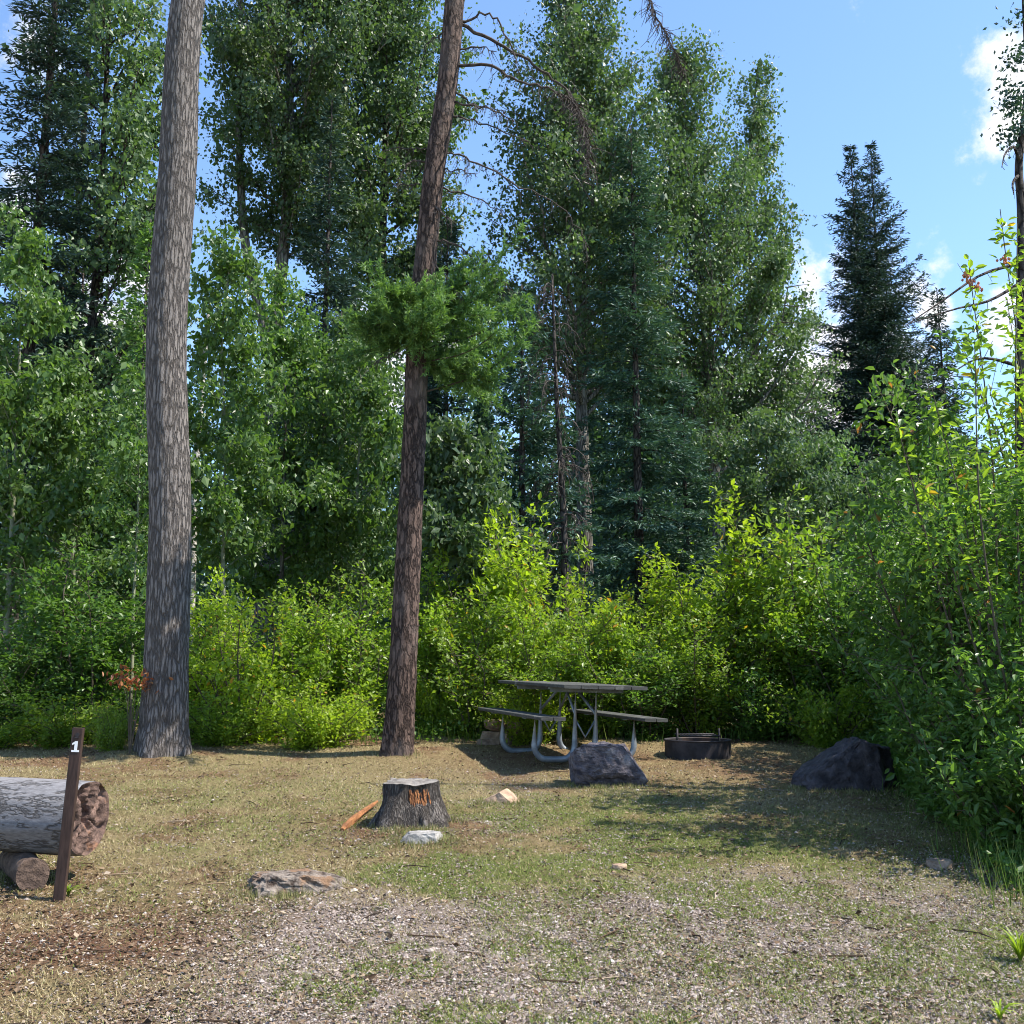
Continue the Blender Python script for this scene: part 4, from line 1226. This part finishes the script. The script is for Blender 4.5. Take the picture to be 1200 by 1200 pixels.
# young broadleaf trees in front of the big ones
young = [
    # label, px, Y, top_py, Rad, z0, n_leaf, leaf, mat, bark, profile, r0
    ('leafy young cottonwood at the left edge with big bright leaves', 14, 15, 235, 1.0, 1.3, 11050, 0.088, 'cotton_lit', 'stem_green', egg, .05),
    ('bushy young cottonwood leaning in front of the dark trunk at the left', 92, 16, 420, 1.3, 1.0, 13000, 0.088, 'cotton_lit', 'stem_green', egg, .05),
    ('slender pale-stemmed sapling close at the left of the thick bare trunk', 160, 13.2, 395, .5, 1.9, 3380, 0.071, 'cotton_lit', 'stem_green', egg, .028),
    ('bright slender sapling right of the thick bare trunk with a straight pale stem', 267, 14.6, 262, .85, 2.1, 12350, 0.080, 'cotton_lit', 'stem_green', lambda t: (1 - t) ** .5 + .15, .036),
    ('bright young cottonwood crowding right of the straight pale stem', 332, 17, 300, 1.0, 1.6, 13000, 0.084, 'cotton_lit', 'bark_mid', egg, .05),
    ('mid-green young cottonwood between the two main trunks', 385, 18, 340, 1.1, 1.6, 15600, 0.092, 'cotton', 'bark_mid', egg, .06),
    ('light green young cottonwood tucked against the left of the leaning brown trunk', 428, 16.5, 365, 1.15, 1.6, 14300, 0.084, 'cotton_lit', 'stem_green', egg, .05),
    ('large-leaved sapling leaning out right of the leaning brown trunk', 535, 14.6, 470, .95, 1.4, 9750, 0.097, 'cotton', 'stem_green', egg, .04),
    ('shadowed young cottonwood under the twin-peaked cottonwood', 905, 21, 470, 1.7, 1.3, 19500, 0.084, 'cotton', 'bark_mid', egg, .06),
    ('shadowed young cottonwood below the two-topped spruce', 985, 22, 500, 1.8, 1.2, 18200, 0.084, 'cotton', 'bark_mid', egg, .06),
    ('grey-green young cottonwood right of the two-topped spruce foot', 1062, 20, 520, 1.6, 1.2, 15600, 0.084, 'cotton', 'bark_mid', egg, .06),
]
for i, (lab, px, Y, py, rad, z0, nl, lf, mat, bark, pr, r0) in enumerate(young):
    plant_tree('young_cottonwood', lab, px, Y, broadleaf(300 + i, ztop(px, py, Y) - .8 - .45, r0, z0, rad, pr, 34, nl, lf, .11, (15, 55), .1, 6, asp=.62, minl=.25, n_trunk=16, r1=.008), mat, bark, 'young cottonwoods at the forest edge')

# ------------------------------------------------------------------ shrub border
kinds = [shrub(500, 2.2, .95, 20, 10500, .062, .55, .012), shrub(501, 2.4, .8, 14, 8500, .07, .52, .004), shrub(502, 1.9, 1.05, 22, 10500, .058, .58, .02),
         shrub(503, 2.6, .75, 11, 7500, .074, .5, .006), shrub(504, 1.0, .85, 22, 8000, .055, .6, .004)]
KM = []
tall_z = lambda mb_: float(np.percentile(np.concatenate(mb_.v)[:, 2], 99.6))
KH = [tall_z(f_) for s_, f_ in kinds]
for s_, f_ in kinds:
    a = s_.build('stems', M['stem'], smooth=True); b_ = f_.build('foliage', M['shrub_mid'])
    KM.append((a.data, b_.data))
    bpy.data.objects.remove(a); bpy.data.objects.remove(b_)


def put_shrub(label, px, Y, top, kind, mat, w=1.0, rz=None, group='shrubs along the forest edge', name='shrub'):
    X = (px - 600) / F * Y
    z = gzf(X, Y) - .03
    h = (ztop(px, top, Y) - z) / KH[kind]
    root = thing(name, label, 'shrub', (X, Y, z), random.uniform(0, 6.28) if rz is None else rz, group)
    root.scale = (w * (.55 + .45 * h), w * (.55 + .45 * h), h)
    for nm, me in zip(('stems', 'foliage'), KM[kind]):
        o = bpy.data.objects.new(nm, me); COL.objects.link(o); o.parent = root
        o.material_slots[0].link = 'OBJECT'
        o.material_slots[0].material = M['stem'] if nm == 'stems' else M[mat]
    return root


border = [
    ('deep green shrub at the left edge behind the log', 8, 12.9, 735, 0, 'shrub_dark', 1.1),
    ('deep green shrub left of the numbered post', 62, 13.6, 655, 1, 'shrub_dark', 1.1),
    ('deep green shrub directly left of the thick bare trunk', 120, 13.3, 640, 3, 'shrub_dark', 1.1),
    ('low green shrub behind the numbered post', 90, 12.4, 815, 4, 'shrub_mid', 1.0),
    ('low leafy shrub at the left foot of the thick bare trunk', 142, 11.75, 822, 4, 'shrub_mid', .42),
    ('low yellow-tinged shrub at the left edge by the log', 4, 12.2, 838, 4, 'shrub_mid', .8),
    ('green shrub touching the right side of the thick bare trunk', 236, 13.2, 700, 0, 'shrub_mid', .9),
    ('glowing yellow-green shrub right of the thick bare trunk', 292, 12.9, 678, 2, 'shrub_yel', 1.0),
    ('low bright shrub spilling at the right foot of the thick bare trunk', 262, 12.4, 815, 4, 'shrub_mid', .9),
    ('mid-green shrub halfway between the two main trunks', 352, 13.5, 690, 1, 'shrub_mid', 1.0),
    ('low bright yellow-green shrub halfway between the two main trunks', 375, 12.4, 800, 4, 'shrub_yel', .95),
    ('mid-green shrub touching the left side of the leaning brown trunk', 418, 13.2, 675, 0, 'shrub_mid', 1.0),
    ('low grassy-looking shrub at the left foot of the leaning brown trunk', 408, 12.4, 818, 4, 'shrub_mid', .6),
    ('low yellowish shrub at the right foot of the leaning brown trunk', 514, 13.0, 785, 4, 'shrub_yel', .6),
    ('yellow-green shrub right behind the leaning brown trunk', 512, 13.6, 650, 3, 'shrub_mid', 1.0),
    ('tall yellow-topped shrub above the left bench', 596, 14.0, 598, 1, 'shrub_yel', 1.15),
    ('bright green shrub behind the left bench', 558, 12.9, 700, 0, 'shrub_mid', 1.0),
    ('yellow shrub with orange leaves above the tabletop', 660, 13.6, 640, 2, 'shrub_yel', 1.0),
    ('green shrub right behind the tabletop', 640, 12.8, 720, 0, 'shrub_mid', .95),
    ('low yellow-flecked shrub under the left end of the table', 615, 12.3, 800, 4, 'shrub_yel', .8),
    ('green shrub behind the right end of the table', 708, 12.9, 705, 1, 'shrub_mid', 1.0),
    ('olive shrub rising at the foot of the pale trunk', 742, 14.2, 655, 3, 'shrub_yel', 1.0),
    ('deep green shrub behind the right bench', 752, 12.7, 760, 0, 'shrub_dark', 1.0),
    ('tall glowing yellow-green shrub above the fire ring', 826, 13.8, 592, 3, 'shrub_yel', 1.2),
    ('green shrub right behind the fire ring', 812, 12.9, 720, 0, 'shrub_mid', 1.0),
    ('green shrub filling the gap right of the fire ring', 882, 13.5, 650, 1, 'shrub_mid', 1.1),
    ('tall bright green shrub above the blackish boulder', 945, 13.3, 605, 1, 'shrub_mid', 1.2),
    ('low green shrub right of the fire ring', 890, 12.7, 790, 4, 'shrub_dark', 1.0),
    ('low green shrub behind the blackish boulder', 965, 12.1, 790, 4, 'shrub_mid', .95),
    ('deep green shrub between the tall bright shrub and the right-hand thicket', 1010, 12.6, 655, 0, 'shrub_dark', 1.1),
]
for bdr in border:
    b_ = list(bdr)
    b_[2] += (.1 if 395 < b_[1] < 530 else -.6 if b_[1] < 530 else -.15)
    put_shrub(*b_)

# right-hand thicket, nearer and larger leaved
near = [shrub(600, 3.4, 1.25, 18, 15500, .066, .55, .006, .75, True, .08, .07, (.2, .55)),
        shrub(601, 2.6, 1.05, 20, 14000, .062, .5, .004, .75, True, .04, .06, (.18, .45)),
        shrub(602, 1.25, .7, 18, 5200, .072, .48, .002, .7, True, .08, .05, (.14, .3))]
NH = [tall_z(f_) for s_, f_ in near]
i0 = len(KM)
for (s_, f_), h_ in zip(near, NH):
    a = s_.build('stems', M['stem'], smooth=True); b_ = f_.build('foliage', M['shrub_near'])
    KM.append((a.data, b_.data)); KH.append(h_)
    bpy.data.objects.remove(a); bpy.data.objects.remove(b_)
thicket = [
    ('shaded green shrub just behind the blackish boulder on its right', 1078, 11.0, 600, i0 + 1, 'shrub_dark', 1.0),
    ('tall leafy shrub in the thicket behind the blackish boulder', 1112, 10.3, 520, i0, 'shrub_near', .85),
    ('very tall shrub with branches rising against the sky at the right edge', 1178, 8.6, 405, i0, 'shrub_near', 1.0),
    ('full green shrub below the very tall shrub of the right-hand thicket', 1120, 8.9, 640, i0 + 1, 'shrub_dark', .95),
    ('big shrub closing the right edge in the middle of the thicket', 1205, 7.3, 560, i0 + 1, 'shrub_near', 1.0),
    ('broad-leaved low shrub catching light at the thicket foot', 1128, 7.6, 795, i0 + 2, 'shrub_near', .95),
    ('dense low shrub at the right edge beside the gravel', 1192, 6.6, 800, i0 + 2, 'shrub_near', 1.0),
    ('low dark shrub overhanging the ground right of the blackish boulder', 1108, 8.9, 825, i0 + 2, 'shrub_dark', 1.0),
    ('tall background shrub at the right edge behind the whole thicket', 1180, 11.5, 500, i0, 'shrub_dark', 1.1),
]
for bdr in thicket:
    put_shrub(*bdr, group='shrubs of the right-hand thicket')


# slender dark tree at the right edge with bare limbs
def edge_tree():
    Y = 8.9
    X = pt(1196, 400, Y)[0]
    root = thing('slender_tree', 'slender dark tree at the right edge with bare crooked limbs', 'tree', (X, Y, gzf(X, Y) - .03))
    o0 = np.array([X, Y, gzf(X, Y) - .03])
    g = np.random.default_rng(66)
    tr = MB()
    P = [np.array([0, 0, -.1])] + [pt(x, y, Y) - o0 for x, y in ((1199, 600), (1198, 400), (1197, 250), (1194, 190), (1204, 100), (1200, -40), (1205, -200))]
    q = smooth_path(P, 40)
    tr.tube(q, np.linspace(.055, .02, 40), 9, True)
    tr.build('trunk', M['bark_dark'], root, smooth=True)
    for w in ([(1197, 308), (1150, 322), (1105, 352), (1062, 381)], [(1198, 330), (1160, 352), (1120, 362), (1070, 378)], [(1195, 190), (1188, 172), (1178, 180), (1174, 196)],
              [(1194, 205), (1187, 214), (1188, 228)], [(1199, 430), (1150, 420), (1110, 440)]):
        mb = MB(); sp = smooth_path([pt(x, y, Y - .15 * i) - o0 for i, (x, y) in enumerate(w)], 12)
        mb.tube(sp, np.linspace(.018, .004, 12), 6, False); hanging_twigs(mb, sp, g, 10, .12, .003)
        mb.build('bare_limb', M['bark_dark'], root, smooth=True)
    cr = MB(); n = 900
    cen = np.array([pt(x, y, Y) - o0 for x, y in ((1190, 68), (1188, 105), (1186, 122), (1184, 150), (1200, 120), (1205, 60), (1198, 20), (1196, 160))])
    k = g.integers(0, len(cen), n)
    leaf_geo(cr, cen[k] + g.normal(0, .07, (n, 3)) * np.array([1.1, 1.5, .8]), g.normal(0, .7, (n, 3)), g.normal(0, 1, (n, 3)), .05, .028, np.clip(g.normal(.5, .25, n), 0, .96))
    cr.build('crown', M['spruce_blue'], root)


edge_tree()


# berry clusters / leading shoots of the tall shrub at the right
def tall_shoots():
    Y = 7.4
    b = pt(1165, 760, Y); X = b[0]
    o0 = np.array([X, Y, gzf(X, Y)])
    root = thing('shrub', 'airy shrub with long leafy shoots and orange-red tufts against the sky', 'shrub', o0, 0, 'shrubs of the right-hand thicket')
    g = np.random.default_rng(12)
    st, fo = MB(), MB()
    tips = [(1172, 245), (1135, 305), (1192, 262), (1092, 455), (1142, 402), (1180, 350), (1195, 330), (1052, 500), (1160, 460), (1188, 440), (1075, 560), (1130, 540)]
    for (x, y) in tips:
        e = pt(x, y, Y + g.normal(0, .35)) - o0
        m = e * .55 + np.array([g.normal(.1, .15), g.normal(0, .2), 0.1])
        p = smooth_path([np.array([g.normal(0, .12), g.normal(0, .12), -.05]), m, e], 24)
        st.tube(p, np.linspace(.010, .003, 24), 6, False)
        n = 105
        u = .38 + .62 * g.random(n) ** .8
        P = np.stack([np.interp(u, np.linspace(0, 1, 24), p[:, k]) for k in range(3)], 1)
        a = g.uniform(0, 2 * PI, n)
        al = np.stack([np.cos(a), np.sin(a), g.uniform(-.2, .6, n)], -1)
        P = P + al * (g.uniform(.0, .26, n) * (1.15 - u))[:, None] + g.normal(0, .05, (n, 3)) * (1.1 - u)[:, None]
        al = al + g.normal(0, .45, (n, 3))
        L = .08 * g.uniform(.6, 1.2, n)
        leaf_geo(fo, P, al, np.array([0, 0, 1.]) + g.normal(0, .8, (n, 3)), L, L * .45, np.where(g.random(n) < .04, 1., np.clip(g.normal(.6, .2, n), 0, .96)), True)
        for _ in range(5):
            q = P[g.integers(0, n)]; st.tube([q, q + g.normal(0, .12, 3) + np.array([0, 0, .05])], [.003, .002], 3, False)
    for (x, y) in ((1133, 322), (1137, 331), (1178, 305), (1146, 337)):
        c = pt(x, y, Y) - o0
        be = MB(); be.tube([c - (0, 0, .03), c, c + (0, 0, .03)], [.01, .016, .006], 6, False)
        for _ in range(14):
            q = c + g.normal(0, .018, 3); be.tube([q - (0, 0, .011), q, q + (0, 0, .011)], [.004, .011, .004], 6, False)
        be.build('orange_tuft', M['berry'], root, smooth=True)
    st.build('stems', M['stem'], root, smooth=True); fo.build('foliage', M['shrub_mid'], root)


tall_shoots()


# small red-leaved plant by the thick trunk
def red_plant():
    c = place(160, 880); Y = c[1] - .2
    o0 = np.array([c[0], Y, gzf(c[0], Y)])
    root = thing('red_leaved_plant', 'small plant with orange-red leaves beside the thick bare trunk', 'plant', o0)
    g = np.random.default_rng(2); st, fo = MB(), MB()
    for (x, y) in ((137, 790), (150, 787), (163, 796), (176, 800), (186, 797), (155, 803), (145, 798), (180, 806)):
        e = pt(x, y, Y + g.normal(0, .08)) - o0
        p = smooth_path([np.array([0, 0, -.02]), e * np.array([.35, .35, .7]), e], 10)
        st.tube(p, np.linspace(.006, .002, 10), 4, False)
        n = 17; P = e + g.normal(0, .055, (n, 3)) * np.array([1.3, 1, .6])
        leaf_geo(fo, P, g.normal(0, .8, (n, 3)) + np.array([0, 0, -.2]), np.array([0, 0, 1.]) + g.normal(0, .5, (n, 3)), .06, .035, g.random(n) * .95, True)
    st.build('stems', M['stem'], root); fo.build('foliage', M['red_leaf'], root)


red_plant()


# fern-like tufts at the lower right edge, weeds at the post
def tuft(label, px, py, h, n, seed, mat='shrub_mid', spread=.9, cat='grass tuft', name='grass_tuft'):
    c = place(px, py); g = np.random.default_rng(seed)
    mb = MB(); a = g.uniform(0, 2 * PI, n); l = g.uniform(.5, 1, n) * h
    s = np.linspace(0, 1, 6)
    for i in range(n):
        d = np.array([math.cos(a[i]), math.sin(a[i]), 0]); out = l[i] * spread * g.uniform(.4, 1)
        p = d * (out * s ** 1.4)[:, None] + np.array([0, 0, 1.]) * (l[i] * (s * 1.2 - .75 * s ** 2.4))[:, None]
        sd = np.array([-d[1], d[0], 0]) * .0055
        w = (1 - s ** 2)[:, None] * sd
        v = np.stack([p - w, p + w + np.array([0, 0, .001])], 1).reshape(-1, 3)
        f = [(2 * k, 2 * k + 1, 2 * k + 3, 2 * k + 2) for k in range(5)]
        mb.add(v, f, g.uniform(.3, .95))
    o = mb.build(name, M[mat], loc=(c[0], c[1], c[2])); tag(o, label, cat)


tuft('arching light green grass tuft at the lower right edge', 1196, 1128, .27, 46, 5, 'shrub_yel')
tuft('small yellowish grass tuft in the bottom right corner', 1172, 1196, .13, 22, 7, 'shrub_yel')
tuft('little green weed tuft at the foot of the numbered post', 80, 1050, .12, 34, 9)
tuft('tall grass clump leaning out of the thicket at the right edge', 1188, 1000, .75, 90, 11, 'shrub_near', .5)
tuft('tall bright grass clump deeper in the thicket at the right edge', 1180, 958, 1.0, 90, 13, 'shrub_mid', .45)


# ------------------------------------------------------------------ undergrowth, distant wood
def undergrowth():
    g = np.random.default_rng(88); n = 150000
    y = g.uniform(11.6, 26, n); x = g.uniform(-1, 1, n) * (.56 * y + 1)
    k = ~((np.abs(x) < 6) & (y < 12.9) & (g.random(n) < .55))
    clear = (y < 11.7 + .9 * sstep(-1.2, .3, x) + .5 * fbm(x * .9, x * 0 + 2, 3, 3)) & (x < 4)
    k &= ~clear
    x, y = x[k], y[k]; n = len(x)
    hh = (.25 + .9 * sstep(12.5, 15.5, y)) * (.35 + 1.3 * fbm(x * .9, y * .9, 43, 3))
    z = gz(x, y) + hh * g.random(n) ** .7
    L = (.05 + .004 * (y - 12)) * g.uniform(.7, 1.4, n)
    mb = MB(); leaf_geo(mb, np.stack([x, y, z], -1), g.normal(0, 1, (n, 3)) * np.array([1, 1, .5]), np.array([0, 0, 1.]) + g.normal(0, .6, (n, 3)), L, L * .62, np.clip(g.normal(.5, .22, n), 0, .96))
    # right side floor under the thicket
    n = 26000; y = g.uniform(5.2, 13, n); x = 2.75 + .14 * (y - 5.2) + np.abs(g.normal(0, 1.0, n)) + .35 * (fbm(y * 1.3, y * 0, 8, 2) - .5)
    z = gz(x, y) + g.random(n) ** 1.3 * (.12 + .35 * sstep(0, 1.2, x - 2.75 - .14 * (y - 5.2)))
    L = .05 * g.uniform(.6, 1.4, n)
    leaf_geo(mb, np.stack([x, y, z], -1), g.normal(0, 1, (n, 3)) * np.array([1, 1, .5]), np.array([0, 0, 1.]) + g.normal(0, .6, (n, 3)), L, L * .55, np.clip(g.normal(.5, .22, n), 0, .96))
    tag(mb.build('undergrowth', M['shrub_dark']), 'low leafy undergrowth carpeting the forest floor', 'undergrowth', kind='stuff')


undergrowth()


def distant_wood():
    g = np.random.default_rng(99); mb = MB(); tr = MB()
    P, Ls = [], []
    for i in range(120):
        Y = g.uniform(36, 62); X = g.uniform(-.62, .62) * Y
        sx = X / Y
        h = g.uniform(.25, .34) * Y if sx < .22 else g.uniform(.17, .24) * Y
        if g.random() < .3: h *= 1.15
        rad = g.uniform(1.7, 2.9); n = 2300
        t = g.random(n) ** 1.35; con = g.random() < .55
        pr = (1 - t) ** .8 if con else np.sin(PI * np.clip(.12 + .86 * t, 0, 1)) ** .7
        a = g.uniform(0, 2 * PI, n); rr = rad * pr * np.sqrt(g.random(n)) * (1 + .3 * np.sin(a * 3 + t * 14))
        P.append(np.stack([X + rr * np.cos(a), Y + rr * np.sin(a), .3 + h * t + gz(X, Y)], -1)); Ls.append(np.full(n, .30))
        tr_r = .12
        mb2 = tr.tube([(X, Y, gzf(X, Y) - .2), (X, Y, gzf(X, Y) + h * .8)], [.14, .04], 5, False)
    n = 45000; yy = g.uniform(28, 44, n); xx = g.uniform(-.62, .62, n) * yy
    P.append(np.stack([xx, yy, gz(xx, yy) + g.random(n) ** 1.2 * (2.2 + 5.5 * fbm(xx * .35, yy * .35, 71, 3))], -1))
    P = np.concatenate(P); n = len(P)
    leaf_geo(mb, P, g.normal(0, .6, (n, 3)) + np.array([0, 0, -.5]), g.normal(0, 1, (n, 3)), .30 * g.uniform(.6, 1.3, n), .17, np.clip(g.normal(.45, .22, n), 0, .96))
    mb.add(np.concatenate(tr.v), np.concatenate(tr.f4), .0)
    tag(mb.build('distant_forest', M['far']), 'dense green wood closing the view behind the nearer trees', 'forest', kind='stuff')


distant_wood()

# ------------------------------------------------------------------ light
AZ, EL = R(96), R(55)
S = Vector((math.cos(EL) * math.sin(AZ), math.cos(EL) * math.cos(AZ), math.sin(EL)))
sl = bpy.data.lights.new('sun', 'SUN'); sl.energy = 3.5; sl.angle = R(.5); sl.color = (1, .94, .85)
so = bpy.data.objects.new('sun', sl); COL.objects.link(so)
so.rotation_euler = (-S).to_track_quat('-Z', 'Y').to_euler()
w = bpy.data.worlds.new('World'); scene.world = w; w.use_nodes = True
N, L = w.node_tree.nodes, w.node_tree.links
N.clear()
sky = N.new('ShaderNodeTexSky'); sky.sky_type = 'NISHITA'; sky.sun_disc = False
sky.sun_elevation = EL; sky.sun_rotation = AZ; sky.air_density = 1.0; sky.dust_density = .1; sky.ozone_density = 5.0
tc = N.new('ShaderNodeTexCoord')
n1 = N.new('ShaderNodeTexNoise'); n1.inputs['Scale'].default_value = 17; n1.inputs['Detail'].default_value = 11; n1.inputs['Roughness'].default_value = .62
L.new(tc.outputs['Generated'], n1.inputs['Vector'])
total = None
# cumulus banks: direction from the clearing, angular size
for (px, py, rad, gain) in ((1185, 95, .050, 1.), (1178, 140, .042, 1.), (1108, 308, .018, .7), (1095, 366, .028, .9), (1180, 385, .045, .9), (975, 440, .12, 1.), (170, 322, .035, 1.), (120, 420, .08, 1.),
                            (440, 430, .06, 1.), (25, 50, .04, .7), (520, 420, .04, 1.), (880, 430, .05, .7), (22, 250, .035, .8)):
    d = unit(ray(px, py))
    dt = N.new('ShaderNodeVectorMath'); dt.operation = 'DISTANCE'
    L.new(tc.outputs['Generated'], dt.inputs[0]); dt.inputs[1].default_value = d
    mr = N.new('ShaderNodeMapRange'); mr.inputs[1].default_value = rad * 1.5; mr.inputs[2].default_value = 0; mr.inputs[3].default_value = 0; mr.inputs[4].default_value = gain
    L.new(dt.outputs['Value'], mr.inputs[0])
    if total is None: total = mr.outputs[0]
    else:
        mx = N.new('ShaderNodeMath'); mx.operation = 'MAXIMUM'; L.new(total, mx.inputs[0]); L.new(mr.outputs[0], mx.inputs[1]); total = mx.outputs[0]
sm = N.new('ShaderNodeMath'); sm.operation = 'MULTIPLY_ADD'
L.new(total, sm.inputs[0]); sm.inputs[1].default_value = .5; L.new(n1.outputs['Fac'], sm.inputs[2])
cm = N.new('ShaderNodeMapRange'); cm.interpolation_type = 'SMOOTHSTEP'
cm.inputs[1].default_value = .66; cm.inputs[2].default_value = .90
L.new(sm.outputs[0], cm.inputs[0])
mc = N.new('ShaderNodeMix'); mc.data_type = 'RGBA'
L.new(cm.outputs[0], mc.inputs[0]); L.new(sky.outputs[0], mc.inputs[6]); n2 = N.new('ShaderNodeTexNoise'); n2.inputs['Scale'].default_value = 16; n2.inputs['Detail'].default_value = 6
L.new(tc.outputs['Generated'], n2.inputs['Vector'])
cc = ramp(N, [(.35, (.74, .76, .82)), (.62, (1, .98, .97))]); L.new(n2.outputs['Fac'], cc.inputs[0])
cs = N.new('ShaderNodeVectorMath'); cs.operation = 'SCALE'; cs.inputs['Scale'].default_value = 4.6
L.new(cc.outputs[0], cs.inputs[0]); L.new(cs.outputs[0], mc.inputs[7])
bg = N.new('ShaderNodeBackground'); bg.inputs['Strength'].default_value = .112
L.new(mc.outputs[2], bg.inputs['Color'])
wo = N.new('ShaderNodeOutputWorld'); L.new(bg.outputs[0], wo.inputs['Surface'])

scene.view_settings.view_transform = 'Standard'
scene.view_settings.look = 'None'
scene.view_settings.gamma = 1
scene.view_settings.exposure = 1.52
scene.cycles.max_bounces = 10
scene.cycles.diffuse_bounces = 7
scene.cycles.glossy_bounces = 2
scene.cycles.transmission_bounces = 4
scene.cycles.use_denoising = True
scene.cycles.filter_width = 1.0
scene.render.filter_size = 1.0
